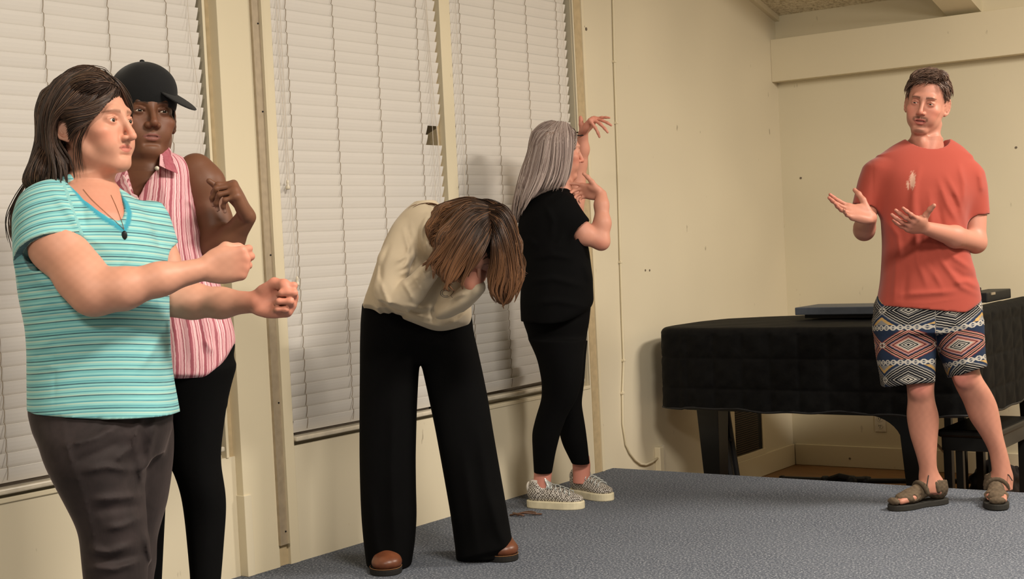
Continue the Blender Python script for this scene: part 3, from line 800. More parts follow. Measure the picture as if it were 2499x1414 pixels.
def face_colours(v, f, skin, lip, brow, brow_amt=0.85, cheek=None, beard=None, lid=None, brow_arch=0.004, stubble=0.0, eyes=.5, open_mouth=0.0, smile=0.0):
    """colours of a face: lips, painted shade in the mouth crease, brows, cheeks, beard"""
    h = f.inv(v); c = np.tile(np.asarray(skin)[None, :], (len(v), 1))
    rnd = np.sin(h[:, 0]*310)*np.sin(h[:, 1]*270+1)*np.sin(h[:, 2]*290+2)
    c *= (1+0.03*rnd)[:, None]
    fr = h[:, 2] > 0.03
    if cheek is not None:
        for s in (-1, 1): c = blend(c, 0.55*ball(h, (s*.045, -.030, .065), (.028, .024, .04), 1.0), cheek)
        c = blend(c, 0.5*ball(h, (0, -.030, .108), (.016, .014, .02), 1.0), cheek)
    ym = -.0632; om = open_mouth; ax = np.abs(h[:, 0]); top = ym+.0095-.0085*(ax/.025)**2-.0012*(ax < .003); bot = ym-.0118-.010*om+.0115*(ax/.0245)**2
    m = np.clip((top-h[:, 1])/.0012, 0, 1)*np.clip((h[:, 1]-bot)/.0012, 0, 1)*np.clip((.0255-ax)/.001, 0, 1)*(h[:, 2] > .06)
    c = blend(c, 0.8*m, lip)
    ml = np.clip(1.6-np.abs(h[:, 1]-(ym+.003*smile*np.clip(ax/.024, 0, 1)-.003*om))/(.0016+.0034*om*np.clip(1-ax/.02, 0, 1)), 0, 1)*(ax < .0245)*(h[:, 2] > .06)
    c = blend(c, (.5+.35*min(1, om*2))*ml, np.asarray(lip)*.28)  # mouth line: inner lip and the crease's shade, painted as darkened lip colour
    if beard is not None:
        mu = ball(h, (0, -.0505, .088), (.029, .0048, .022), 0.5)*(np.abs(h[:, 0]) > .002)
        for s_ in (-1, 1): mu = np.maximum(mu, .9*ball(h, (s_*.0265, -.058, .080), (.0055, .0075, .02), .5))
        go = np.maximum(ball(h, (0, -.103, .080), (.021, .0075, .03), 0.6), .7*ball(h, (0, -.083, .084), (.011, .005, .02), .6))
        c = blend(c, 0.8*mu*fr, beard); c = blend(c, 0.6*go*fr, beard)
        if stubble > 0:
            jw = np.clip((-h[:, 1]-.048)/.03, 0, 1)*np.clip((h[:, 1]+.125)/.02, 0, 1)*(h[:, 2] > -.01)
            c = blend(c, stubble*jw*(0.7+0.3*rnd), beard)
    for s in (-1, 1):
        x = np.clip((s*h[:, 0]-.014)/.034, 0, 1); yb = .0255+brow_arch*np.sin(x*2.2)-.004*x*x
        d = np.abs(h[:, 1]-yb)/(.0044*(1-0.55*x))
        inside = (s*h[:, 0] > .012) & (s*h[:, 0] < .050) & fr
        c = blend(c, brow_amt*np.clip(1.5-d, 0, 1)*inside, brow)
        o = .0060*eyes; ex = (s*h[:, 0]-.032)/.0145; mar = (np.abs(h[:, 1]-(.0042+o*np.sqrt(np.clip(1-ex*ex, 0, 1))))/.0011 < 1.0) & (np.abs(ex) < 1) & (h[:, 2] > .07)
        c = blend(c, .75*mar, brow*.6)
        if lid is not None: c = blend(c, 0.6*ball(h, (s*.032, .004, .085), (.018, .011, .02), .6), lid)
    return c
def hand_sdf(S, wrist, fdir, palm, left=False, curl=((10,15,10),)*4, spread=(6, 2, -3, -9), thumb=None, s=1.0, k=0.006, fat=1.0, k_palm=0.014):
    """hand with palm, four jointed fingers, thumb. curl: degrees per joint, index to little finger. thumb: three points in hand space"""
    y = nrm(fdir); z = nrm(np.asarray(palm, float)-y*(np.asarray(palm, float)@y)); x = np.cross(y, z)
    if left: x = -x
    Rm = np.stack([x, y, z], 1); f = Frame(wrist, Rm, s)
    bx = (.028, .009, -.011, -.028); by = (.090, .094, .089, .080); r0 = (.0088, .0090, .0086, .0076)
    ln = ((.043, .026, .020), (.047, .030, .021), (.043, .028, .021), (.033, .021, .018))
    S.ell(f((0, .045, .000)), np.array((.040, .052, .0135))*s*fat, Rm, k_palm*s)
    S.ell(f((.024, .034, .010)), np.array((.016, .030, .013))*s*fat, Rm@rot(roll=0.35), .012*s)
    S.ell(f((-.024, .038, .007)), np.array((.013, .034, .012))*s*fat, Rm, .012*s)
    tips = []
    for i in range(4):
        S.cap(f((bx[i]*.55, .012, 0)), f((bx[i], by[i], 0)), .0125*s, .0105*s*fat, k_palm*s)
        p = np.array([bx[i], by[i], -.001]); a = 0; sp = math.radians(spread[i]); r = r0[i]*fat
        for j in range(3):
            a += math.radians(curl[i][j]); d = np.array([math.sin(sp)*math.cos(a), math.cos(sp)*math.cos(a), math.sin(a)])
            q = p+d*ln[i][j]; S.cap(f(p), f(q), r*s, r*.90*s, (k if j else .008)*s); p = q; r *= .90
        tips.append((f(p), d, r*s))
    if thumb is None: thumb = ((.030, .022, .010), (.050, .052, .020), (.058, .082, .022), (.056, .106, .020))
    th = [f(t) for t in thumb]
    S.chain(th, [.0145*s*fat, .0115*s*fat, .0098*s*fat, .0082*s*fat], .008*s)
    return f, tips

def foot_sdf(S, f, g=0.0, k=0.02, toes=True, L=1.0):
    """f: origin under the heel, x side, y to the toes, z up; g: grow"""
    Y = lambda y: y*L
    S.ell(f((0, Y(.035), .036+g*0)), np.array((.031+g, .038+g, .036+g))*f.s, f.R, k)
    S.cap(f((0, Y(.055), .060)), f((0.004, Y(.165), .026)), (.033+g)*f.s, (.026+g)*f.s, k)
    S.ell(f((.003, Y(.185), .020)), np.array((.043+g, .048+g, .020+g))*f.s, f.R, k)
    for i, (x, y, r) in enumerate(((-.026, .252, .012), (-.008, .254, .0095), (.008, .247, .009), (.022, .238, .0085), (.034, .226, .008))):
        if toes: S.cap(f((x*.9, Y(y-.06), .017)), f((x, Y(y-.012), .012)), (r+.002+g)*f.s, (r+g)*f.s, .006)
def foot_frame(heel_px, toe_px, s=1.0, z=0.0):
    """both photo points lie on the floor plane"""
    def g(px, py):
        d = (px-IMG_W/2)/FPX*AXR-(py-IMG_H/2)/FPX*AXU+AXF; t = (z-CAM[2])/d[2]; return CAM+d*t
    a, b = g(*heel_px), g(*toe_px); y = nrm(b-a); zz = np.array([0, 0, 1.0]); x = np.cross(y, zz)
    o = W2L@(a-CAM)
    return Frame(o, W2L@np.stack([x, y, zz], 1), s), float(np.linalg.norm(b-a))
def outline_solid(f, pts, z0, z1, name, mat, parent, bevel=0.004, toe_lift=0.0):
    """shoe sole: outline (x, y) in foot space extruded from z0 to z1"""
    m = MB(); n = len(pts)
    lift = lambda y: toe_lift*max(0, y-.17)**2*160
    lo = [to_world(f((x, y, z0+lift(y)))) for x, y in pts]; hi = [to_world(f((x, y, z1+lift(y)))) for x, y in pts]
    m.add(lo+hi, [tuple(range(n-1, -1, -1)), tuple(range(n, 2*n))]+[(i, (i+1) % n, n+(i+1) % n, n+i) for i in range(n)])
    return m.build(name, mat, parent, bevel=bevel, smooth=False)
def sole_pts(L, w=0.05, n=44, waist=0.8):
    out = []
    for i in range(n):
        a = 2*math.pi*i/n; y = L*(0.5-0.5*math.cos(a)); t = y/L
        hw = w*np.interp(t, [0, .2, .45, .72, .9, 1], [.74, .76, waist*.85, 1, .97, .94])*max(0, 1-abs(2*t-1)**5.0)**.5
        out.append(((1 if a < math.pi else -1)*hw+0.006*math.sin(t*3), y))
    return out
def loop_tube(name, pts, r, mat, parent, n=6, closed=True):
    p = [to_world(q) for q in pts]
    if closed: p = p+[p[0], p[1]]
    return MB().tube(p, r, n, cap=not closed).build(name, mat, parent, smooth=True)
def scalp_hair(f, n, region, flow, length, seed=0, lift=0.25, m=8, rad=(.078, .086, .096), cen=(0, .036, -.012), jit=0.15, droop=0.0):
    """short strands rooted on the skull; region/flow/length take head-space points"""
    rnd = np.random.RandomState(seed); out = []; cen = np.array(cen); rad = np.array(rad); tries = 0
    while len(out) < n and tries < n*40:
        tries += 1; d = nrm(rnd.normal(0, 1, 3)); p = cen+d*rad
        if not region(p, rnd): continue
        nm = nrm(d/rad); fl = np.asarray(flow(p), float)+rnd.normal(0, jit, 3); fl = fl-nm*(fl@nm); fl = nrm(fl)
        L = length(p)*rnd.uniform(.75, 1.15); q = p.copy(); c = [q.copy()]; st = L/(m-1)
        for i in range(m-1):
            t = i/(m-1); dr = nrm(fl*(1-lift*(1-t))+nm*lift*(1-1.1*t)+np.array([0, -droop*t, 0])); q = q+dr*st
            e = (q-cen)/rad; k = np.linalg.norm(e)
            if k < 1.02: q = cen+e/k*1.02*rad
            nm = nrm((q-cen)/rad/rad); fl = nrm(fl-nm*(fl@nm)); c.append(q.copy())
        out.append([f(x) for x in c])
    return np.array(out)
def surf_hair(base, n, flow, length, seed=0, m=9, off=(.0006, .004), where=None, jit=.10):
    """strands combed over the surface of a hair volume; flow(local points, px, py) -> local direction"""
    from mathutils.bvhtree import BVHTree
    me = base.data; nv = len(me.vertices); co = np.empty(nv*3, F32); me.vertices.foreach_get('co', co); co = co.reshape(-1, 3)
    bv = BVHTree.FromPolygons([Vector(c) for c in co.astype(float)], [tuple(q.vertices) for q in me.polygons])
    rnd = np.random.RandomState(seed); loc = (co-CAM)@W2L.T
    px, py = to_px(loc[:, 0], loc[:, 1], loc[:, 2]); ok = np.arange(nv)
    if where is not None: ok = ok[where(loc, px, py)]
    idx = rnd.choice(ok, n); out = np.zeros((n, m, 3)); Wl = W2L.T
    P0 = co[idx].astype(float)
    jt = rnd.normal(0, jit, (n, 3)); of = rnd.uniform(off[0], off[1], n)
    L = length*rnd.uniform(.6, 1.2, n)/(m-1)
    for k in range(m):
        lp = (P0-CAM)@W2L.T; out[:, k] = lp
        if k == m-1: break
        px, py = to_px(lp[:, 0], lp[:, 1], lp[:, 2]); d = flow(lp, px, py)+jt
        d = (d/np.linalg.norm(d, axis=1, keepdims=True))@W2L
        Q = P0+d*L[:, None]
        for i in range(n):
            h = bv.find_nearest(Vector(Q[i]))
            Q[i] = np.array(h[0])+np.array(h[1])*of[i]
        st = Q-P0; ln = np.linalg.norm(st, axis=1, keepdims=True); P0 = P0+st/np.maximum(ln, 1e-6)*np.minimum(ln, L[:, None])
    return out
def hair_cols(c0, c1, streak=None, p_streak=0.0, tip=None):
    c0, c1 = np.asarray(c0), np.asarray(c1)
    def fn(cv, u, rnd):
        n, m, _ = cv.shape; t = rnd.uniform(0, 1, (n, 1, 1))**1.5; c = c0*(1-t)+c1*t; c = np.repeat(c, m, 1)
        if streak is not None:
            s = (rnd.uniform(0, 1, n) < p_streak)[:, None, None]; c = np.where(s, c*0.35+np.asarray(streak)*0.65, c)
        if tip is not None:
            w = (np.clip((u-.35)/.6, 0, 1)*0.75)[None, :, None]*rnd.uniform(.3, 1, (n, 1, 1)); c = c*(1-w)+np.asarray(tip)*w
        return c
    return fn
def cloth(name, col, rough=0.85, var=0.12, weave=260, bump=0.15, sheen=0.15):
    t = NT(name, rough, 0.2); v = t.coord()
    f = t.noise(v, 5, 4); g = t.noise(v, weave, 2)
    c = t.ramp(f, [(0.3, tuple(x*(1-var) for x in col[:3])+(1,)), (0.7, tuple(min(1, x*(1+var)) for x in col[:3])+(1,))])
    t.b.inputs['Sheen Weight'].default_value = sheen
    t.bump(g, bump, 0.002); return t.color(c)
M_black_cloth = cloth('black_jersey', (0.0028, 0.0028, 0.003, 1), 0.9, 0.2, 200, 0.05, 0.0); M_black_cloth.node_tree.nodes['Principled BSDF'].inputs['Specular IOR Level'].default_value = 0.08
def simple_shoes(root, spots, mat, sole_mat, name='shoe'):
    for (x, y, yaw) in spots:
        fwd = np.array([math.cos(yaw), math.sin(yaw), 0]); sd = np.cross(fwd, (0, 0, 1.0))
        F = Frame(W2L@(np.array([x, y, 0.022])-CAM)-W2L@(fwd*.06), W2L@np.stack([sd, fwd, np.array([0, 0, 1.0])], 1), 1.0)
        s = Sdf(0.006); foot_sdf(s, F, .006, .02, toes=False); s.cap(F((0, .045, .05)), F((0, .045, .09)), .042, .040, .02)
        o = s.mesh(name, mat, root)
        outline_solid(F, [(a, b-.008) for a, b in sole_pts(.265, .050)], -.021, -.002, 'sole', sole_mat, o, .003)
M_plainshoe = plain('dark_leather', (0.01, 0.009, 0.008, 1), 0.5); M_rub = plain('rubber_sole', (0.012, 0.011, 0.010, 1), 0.8)
# ------------------------------------------------------------------ grand piano under a black quilted cover, on the lower floor
def build_piano():
    root = empty('grand_piano', (0.9, 7.2, ZF))
    base = [(0.30, 6.50), (0.9, 6.495), (1.70, 6.50), (1.775, 6.53), (1.79, 6.62), (1.795, 7.2), (1.80, 7.88), (1.76, 7.98), (1.60, 8.0), (1.15, 7.93), (0.85, 7.72), (0.62, 7.47), (0.36, 7.36), (0.17, 7.22), (0.11, 7.0), (0.105, 6.72), (0.125, 6.58), (0.18, 6.515)]
    b = np.array(base); seg = np.linalg.norm(np.roll(b, -1, 0)-b, axis=1); cum = np.concatenate([[0], np.cumsum(seg)]); tot = cum[-1]
    NS = 520; s = np.linspace(0, tot, NS, endpoint=False); cl = np.vstack([b, b[0]])
    x = np.interp(s, cum, cl[:, 0]); y = np.interp(s, cum, cl[:, 1])
    for _ in range(10):
        x = (np.roll(x, 1)+2*x+np.roll(x, -1))/4; y = (np.roll(y, 1)+2*y+np.roll(y, -1))/4
    tx, ty = np.roll(x, -1)-np.roll(x, 1), np.roll(y, -1)-np.roll(y, 1); ln = np.hypot(tx, ty); nx, ny = ty/ln, -tx/ln
    cx, cy = x.mean(), y.mean()
    topz = .700+.075*np.clip((x-1.45)/.25, 0, 1)
    rnd = np.random.RandomState(2); rings = []
    zb = .285+.006*np.sin(s*9)+.004*np.sin(s*23+1)
    Q = .155
    def quilt(zz):
        a = np.abs(np.sin(np.pi*(s-.02)/Q)); c = np.abs(np.sin(np.pi*(zz-.235)/Q))
        w = np.sin(s*41+zz*37)*np.sin(s*17-zz*29)*.5+np.sin(s*61-zz*80+2)*.5
        return .010*np.minimum(a, c)**.45+.0022*w
    NZ = 64
    for i in range(NZ+1):
        zz = zb+(topz-.035-zb)*i/NZ; o = quilt(zz)+.006*(1-i/NZ)
        rings.append(np.stack([x+nx*o, y+ny*o, zz], 1))
    for a in np.linspace(.2, math.pi/2, 7):                    # rounded top edge
        o = -.035*(1-math.cos(a)); zz = topz-.035+.035*math.sin(a); rings.append(np.stack([x+nx*(o+.006), y+ny*(o+.006), zz], 1))
    for t in (.94, .85, .7, .5, .25, .04):
        xx, yy = cx+(x-cx)*t*.965, cy+(y-cy)*t*.965
        rings.append(np.stack([xx, yy, .700+.075*np.clip((xx-1.45)/.25, 0, 1)+.003*np.sin(xx*19)*np.sin(yy*17)], 1))
    m = MB(); V = np.concatenate(rings); N = len(rings)
    fs = [(i*NS+k, i*NS+(k+1) % NS, (i+1)*NS+(k+1) % NS, (i+1)*NS+k) for i in range(N-1) for k in range(NS)]
    me = bpy.data.meshes.new('quilted_cover'); me.from_pydata([tuple(v) for v in V], [], fs); me.polygons.foreach_set('use_smooth', [True]*len(fs))
    t = NT('black_quilted_nylon', .7, .12); n = t.noise(t.coord(), 24, 4); t.bump(n, .35, .006)
    cover = link('quilted_cover', me, t.color(t.ramp(n, [(.3, (.0022, .0022, .0025, 1)), (.7, (.005, .005, .005, 1))])), root)
    # hem binding
    hp = [(x[k]+nx[k]*.012, y[k]+ny[k]*.012, zb[k]) for k in range(0, NS, 2)]
    MB().tube(hp+[hp[0], hp[1]], .006, 6, cap=False).build('hem_binding', M_dark, cover, smooth=True)
    # case bottom, legs, bracket, lyre
    MB().rings([[(cx+(a-cx)*.93, cy+(c-cy)*.93, z) for a, c in zip(x[::8], y[::8])] for z in (.27, .34)]).build('case', M_black, root)
    def leg(x0, x1, y0, y1, xb0, xb1):
        l = MB(); l.add([(xb0, y0+.02, ZF+.045), (xb1, y0+.02, ZF+.045), (xb1, y1-.02, ZF+.045), (xb0, y1-.02, ZF+.045), (x0, y0, .30), (x1, y0, .30), (x1, y1, .30), (x0, y1, .30)], [(0,3,2,1),(4,5,6,7),(0,1,5,4),(1,2,6,5),(2,3,7,6),(3,0,4,7)])
        o = l.build('leg', M_black, root, bevel=.003)
        MB().tube([((xb0+xb1)/2-.012, (y0+y1)/2, ZF+.028), ((xb0+xb1)/2+.012, (y0+y1)/2, ZF+.028)], .028, 14).build('caster', M_metal, o)
        MB().box((xb0+xb1)/2-.02, (xb0+xb1)/2+.02, (y0+y1)/2-.02, (y0+y1)/2+.02, ZF+.03, ZF+.05).build('caster_fork', M_metal, o)
    leg(.290, .418, 6.62, 6.74, .322, .402)
    leg(1.375, 1.520, 6.62, 6.74, 1.415, 1.490)
    leg(1.62, 1.74, 7.74, 7.86, 1.64, 1.72)
    # curved bracket between case and keyboard leg
    pr = [(1.20, .30), (1.20, .262)]+[(1.20+.19*math.sin(a), .262-.14*(1-math.cos(a))) for a in np.linspace(.1, math.pi/2, 10)]+[(1.40, .10), (1.40, .30)]
    mb = MB(); k = len(pr); mb.add([(a, 6.64, z) for a, z in pr]+[(a, 6.72, z) for a, z in pr], [tuple(range(k)), tuple(range(2*k-1, k-1, -1))]+[(i, (i+1) % k, k+(i+1) % k, k+i) for i in range(k)])
    mb.build('bracket', M_black, root)
    ly = MB().box(1.40, 1.52, 7.16, 7.24, .20, .30).build('lyre', M_black, root, bevel=.003)
    for xx in (1.425, 1.495): MB().box(xx-.017, xx+.017, 7.185, 7.215, ZF+.10, .21).build('lyre_post', M_black, ly)
    MB().box(1.40, 1.60, 7.12, 7.28, ZF+.05, ZF+.11).build('pedal_box', M_black, ly, bevel=.003)
    MB().tube([(1.40, 7.20, .0), (1.15, 7.20, .27)], .007, 8).build('lyre_brace', M_metal, ly)
    for yy in (7.15, 7.20, 7.25): MB().box(1.59, 1.70, yy-.011, yy+.011, ZF+.055, ZF+.066).build('pedal', plain('brass', srgb(150, 120, 70), .35, .5, .9), ly, bevel=.003)
    adopt(root); tag(root, 'grand piano under a black quilted cover below the stage edge', 'piano')
    # flat grey board on top of the cover
    M_board = plain('slate_grey_board', srgb(74, 80, 90), .45, .4)
    bo = empty('board', (1.0, 7.05, .71))
    MB().box(.70, 1.42, 6.995, 7.30, .728, .768).build('board_top', M_board, bo, bevel=.004)
    MB().box(.74, 1.38, 7.03, 7.27, .709, .728).build('board_base', M_black, bo)
    adopt(bo); tag(bo, 'long slate-grey board lying flat on the covered piano', 'board')
    o = empty('equipment_case', (1.6, 7.4, .77))
    MB().box(1.52, 1.64, 7.22, 7.62, .765, .815).build('case_body', M_dark, o, bevel=.005); MB().box(1.50, 1.575, 7.20, 7.34, .815, .838).build('case_lid', M_dark, o, bevel=.004); MB().box(1.60, 1.645, 7.28, 7.34, .80, .812).build('latch', M_metal, o)
    adopt(o); tag(o, "low black case on the piano behind the man's hip", 'case')
    # bench
    be = empty('piano_bench', (1.67, 6.95, ZF))
    MB().box(1.525, 1.815, 6.74, 7.30, .150, .188).build('seat', plain('black_vinyl', (.006, .006, .006, 1), .4), be, bevel=.012)
    MB().box(1.54, 1.80, 6.755, 7.285, .085, .150).build('apron', M_black, be, bevel=.002)
    for xx in (1.545, 1.757):
        for yy in (6.76, 7.24): MB().box(xx, xx+.038, yy, yy+.04, ZF, .09).build('leg', M_black, be, bevel=.002)
    MB().box(1.60, 1.635, 6.77, 6.80, ZF, .09).build('leg', M_black, be, bevel=.002)
    adopt(be); tag(be, "black piano bench pushed under the keyboard behind the man's legs", 'bench')
    # grey plank leaning behind the bench
    g = MB().obox((1.99, 7.74, .005), nrm((.30, .18, .16))*.38, nrm((-.16, -.05, .35))*.055, nrm((.1, -.2, 0))*.012).build('plank', plain('grey_laminate', srgb(120, 112, 102), .6), bevel=.002)
    g.location = (0, 0, 0); tag(g, 'grey plank leaning at a slant beyond the piano bench', 'plank')
    # folded music stand leaning against the left piano leg
    ms = empty('music_stand', (.40, 6.82, ZF))
    MB().tube([(.325, 6.80, .27), (.405, 6.80, ZF+.01)], [.024, .021], 8).build('upright', M_dark, ms)
    MB().tube([(.355, 6.83, .27), (.425, 6.84, ZF+.01)], [.018, .014], 8).build('folded_leg', M_dark, ms)
    MB().tube([(.36, 6.79, .098), (.405, 6.785, .085)], [.012, .009], 8).build('knob', M_dark, ms)
    adopt(ms); tag(ms, 'folded black stand leaning beside the left piano leg', 'stand')
    # microphone boom lying on the wooden floor
    bm = empty('boom_stand', (.6, 7.75, ZF))
    MB().tube([(.10, 7.55, ZF+.012), (1.35, 7.62, ZF+.012)], .012, 8).build('tube', M_dark, bm)
    MB().tube([(.18, 7.82, ZF+.014), (.62, 7.86, ZF+.018), (1.35, 7.90, ZF+.05)], .015, 8).build('boom', M_dark, bm)
    for i, (a, c, r) in enumerate(((.48, 7.80, .030), (.56, 7.84, .034), (.64, 7.80, .036), (.70, 7.86, .030), (.20, 7.82, .020))):
        MB().lathe([(r*.5, 0), (r, r*.4), (r, r*1.1), (r*.6, r*1.6)], (a, c, ZF), 12).build('clamp', M_dark, bm, smooth=True)
    MB().tube([(.50, 7.80, ZF+.03), (.58, 7.77, ZF+.06), (.66, 7.80, ZF+.04), (.72, 7.88, ZF+.03)], .016, 8).build('joint', M_dark, bm)
    adopt(bm); tag(bm, 'black boom stand lying on the wooden floor under the piano', 'stand')
    bg = Sdf(.008); c = lambda a, b_, z: W2L@(np.array([a, b_, z])-CAM)
    bg.box(c(1.58, 7.45, ZF+.10), (.10, .10, .16), W2L@np.array([[1, 0, 0], [0, 0, 1], [0, 1, 0.0]]).T, .04); bg.ell(c(1.58, 7.45, ZF+.20), (.09, .06, .08), None, .04)
    bg.bump(lambda x, y, z, px, py: .008*np.sin(px*.16)*np.sin(py*.2+1))
    o = bg.mesh('bag', plain('dark_patterned_bag', srgb(34, 28, 28), .8, var=.6, scale=18)); tag(o, 'slumped dark bag on the floor seen between the bench legs', 'bag')
build_piano()
# hair clip dropped on the carpet
hc = empty('hair_clip', (.313, 5.017, 0)); M_clip = plain('brown_tortoiseshell', srgb(96, 66, 50), .3, .5)
for i, a0 in enumerate((0.0, 0.5)):
    MB().tube([(.30+.055*math.cos(a+a0), 5.02+.035*math.sin(a+a0), .006+.006*math.sin(a*2)) for a in np.linspace(0.2, 4.6, 16)], .0042, 6).build('ring', M_clip, hc, smooth=True)
MB().tube([(.25, 4.98, .006), (.30, 5.01, .014), (.37, 5.05, .006)], .004, 6).build('bar', M_clip, hc, smooth=True)
adopt(hc); tag(hc, 'brown hair clip dropped on the carpet by the silver sneakers', 'hair clip')
# ------------------------------------------------------------------ woman in the striped turquoise top, nearest the camera
def build_teal():
    D = 3.45
    p = lambda x, y, z=0.0: P(x, y, D-z)
    root = empty('person', to_world(P(270, 1800, 3.5))); root.location.z = 0
    skin = lin(206, 150, 126); red = lin(200, 118, 98)
    R = rot(yaw=1.217, pitch=0.07, roll=-0.15); f = Frame(p(222, 309, 0), R, (1.05, .97, 1.06))
    H = Sdf(0.0019)
    head_sdf(H, f, fem=1.0, nose=.95, nd=.008, jaw=.95, lips=0.95, smile=-.25, eyes=0.66, neck_to=p(222, 470, -.01), neck_r=0.049)
    H.ell(f((0, -.088, .035)), (.035, .022, .04), f.R, .03)                       # soft under the chin
    H.rows(D, [(440, 150, 262, -.01, .050), (462, 120, 290, .0, .085), (490, 90, 318, .0, .108), (525, 80, 346, .0, .128), (575, 75, 366, .0, .138), (600, 75, 366, .0, .138)], .04, 2.4)
    def hc(v, px, py):
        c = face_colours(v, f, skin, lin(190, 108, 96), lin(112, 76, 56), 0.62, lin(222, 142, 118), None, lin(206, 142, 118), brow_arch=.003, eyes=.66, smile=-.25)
        return {'Col': blend(c, 0.4*np.clip((py-430)/80, 0, 1), red)}
    head = H.mesh('body', M_skin, root, hc, smooth_it=1)
    def ac(v, px, py):
        c = np.tile(skin, (len(v), 1)); n = np.sin(px*.21)*np.sin(py*.27+1)
        c = blend(c, 0.5*np.clip((px-560)/60, 0, 1), red); return {'Col': c*(1+.03*n)[:, None]}
    FIST = ((72, 98, 62), (76, 98, 62), (80, 96, 60), (84, 94, 58))
    TH = ((.024, .022, .012), (.040, .052, .026), (.034, .080, .040), (.012, .090, .047))
    A = Sdf(0.0028)
    A.chain([p(130, 570, .12), p(143, 597, .13), p(200, 678, .175), p(230, 712, .19)], [.056, .064, .054, .046], .03)
    A.chain([p(228, 712, .19), p(300, 705, .19), p(390, 682, .17), p(498, 657, .13)], [.047, .044, .034, .0265], .03)
    A.ell(p(232, 728, .185), (.040, .032, .036), None, .03)
    hand_sdf(A, p(500, 655, .13), (.95, .14, -.10), (-.12, .10, -1), False, FIST, (2, 0, -1, -3), TH, s=1.0, fat=1.04)
    a1 = A.mesh('arm_r', M_skin, root, ac)
    A = Sdf(0.0028)
    A.chain([p(378, 590, -.12), p(388, 645, -.12), p(418, 725, -.10)], [.046, .048, .043], .03)
    A.chain([p(418, 725, -.10), p(470, 735, -.09), p(540, 740, -.07), p(622, 738, -.04)], [.043, .040, .033, .0255], .03)
    hand_sdf(A, p(622, 737, -.04), (.98, .02, .05), (.05, .25, 1), True, FIST, (2, 0, -1, -3), TH, s=1.0, fat=1.04)
    a2 = A.mesh('arm_l', M_skin, root, ac)
    body = join([head, a1, a2], 'body'); body['label'] = 'fair skin of head, arms and hands'
    eyeballs(f, root, (-.05, -.05, 1), iris=(66, 54, 44))
    # striped top
    S = Sdf(0.0042)
    S.rows(D, [(440, 96, 262, -.01, .050), (455, 72, 290, .0, .085), (480, 62, 320, .0, .11), (520, 56, 355, .0, .135), (570, 52, 378, .0, .145), (640, 47, 402, .0, .150), (720, 55, 407, .0, .150), (801, 73, 408, .0, .148), (860, 77, 410, .0, .150), (927, 78, 417, .0, .158), (1010, 80, 432, .0, .168)], 0, 2.4)
    S.stack(p(105, 462, .06), p(138, 612, .13), (1, .28, 0), [(0, .02, .03, 0, .03), (.10, .01, .058, 0, .062), (.35, 0, .072, 0, .077), (1, -.010, .086, 0, .088)], .06)
    S.stack(p(136, 596, .127), p(146, 640, .145), (1, .28, 0), [(0, -.006, .068, 0, .067), (1, -.006, .071, 0, .069)], .003, op='s')
    S.stack(p(340, 495, -.10), p(384, 612, -.12), (1, .15, 0), [(0, -.01, .03, 0, .03), (.12, 0, .05, 0, .055), (.4, 0, .058, 0, .065), (1, -.008, .062, 0, .070)], .05)
    # V neck
    S.stack(p(222, 425, .04), p(304, 556, .16), (1, .35, 0), [(0, 0, .060, .06, .15), (.25, .004, .056, .06, .13), (.55, .004, .045, .07, .12), (.85, .002, .020, .08, .10), (1, 0, .004, .08, .08)], .006, op='s')
    S.plane(p(84, 999), (-.05, -1, 0))
    for q in ([(60, 640), (90, 680), (130, 700)], [(76, 760), (120, 735), (190, 745)], [(90, 850), (140, 820), (230, 830)], [(80, 905), (110, 890), (150, 900)], [(360, 640), (385, 700), (390, 760)], [(130, 470), (170, 520), (205, 575)], [(330, 590), (300, 640), (270, 660)], [(340, 900), (370, 860), (400, 800)], [(210, 590), (215, 640)]):
        S.fold(q, .0055, 10, zmin=-D-.05)
    for q in ([(60, 700), (100, 710), (140, 722)], [(85, 790), (130, 775), (200, 785)], [(200, 480), (208, 560)], [(375, 560), (392, 610)], [(78, 880), (100, 868), (150, 872)]):
        S.fold(q, -.005, 9, zmin=-D-.05)
    S.fold([(136, 700), (134, 820), (133, 990)], -.0025, 3, zmin=-D)                # side seam
    S.fold([(84, 985), (250, 990), (430, 968)], .0015, 4); S.fold([(46, 610), (120, 590), (206, 562)], .0015, 4)
    RIB = [(178, 456), (205, 492), (250, 530), (292, 556), (303, 562), (312, 545), (316, 522), (308, 498), (288, 476), (272, 466)]
    S.fold(RIB, .0022, 6, zmin=-D)
    A0, A1 = p(105, 462, .06), p(138, 612, .13); ax = nrm(A1-A0)
    def sa(v, px, py):
        t = (v-A0)@ax; seam = 158+(py-450)*.36
        w = np.clip((seam-px)/4, 0, 1)*np.clip((v[:, 2]+D-.01)/.02, 0, 1)*np.clip((640-.25*(px-46)-py)/6, 0, 1)
        y = -(v@nrm((-.02, 1, 0))); sag = .010*np.sin((px-80)/340*3.14)
        rib = np.full(len(v), 99.0); B = np.array(RIB)
        for a, b in zip(B[:-1], B[1:]):
            e = b-a; tt = np.clip(((px-a[0])*e[0]+(py-a[1])*e[1])/(e@e), 0, 1); rib = np.minimum(rib, np.hypot(px-a[0]-tt*e[0], py-a[1]-tt*e[1]))
        return {'st': (y+sag)*(1-w)+(t+.35)*w, 'su': np.clip((7.5-rib)/2.5, 0, 1)*(v[:, 2] > -D)}
    t = NT('turquoise_stripes', 0.9, 0.15); st = t.attr('st'); per = .058
    w = t.math('FRACT', t.math('DIVIDE', t.math('ADD', st, 2.0), per))
    aq, tl, nv, pl, mid = srgb(140, 200, 198), srgb(78, 148, 162), srgb(40, 66, 82), srgb(176, 204, 190), srgb(112, 178, 182)
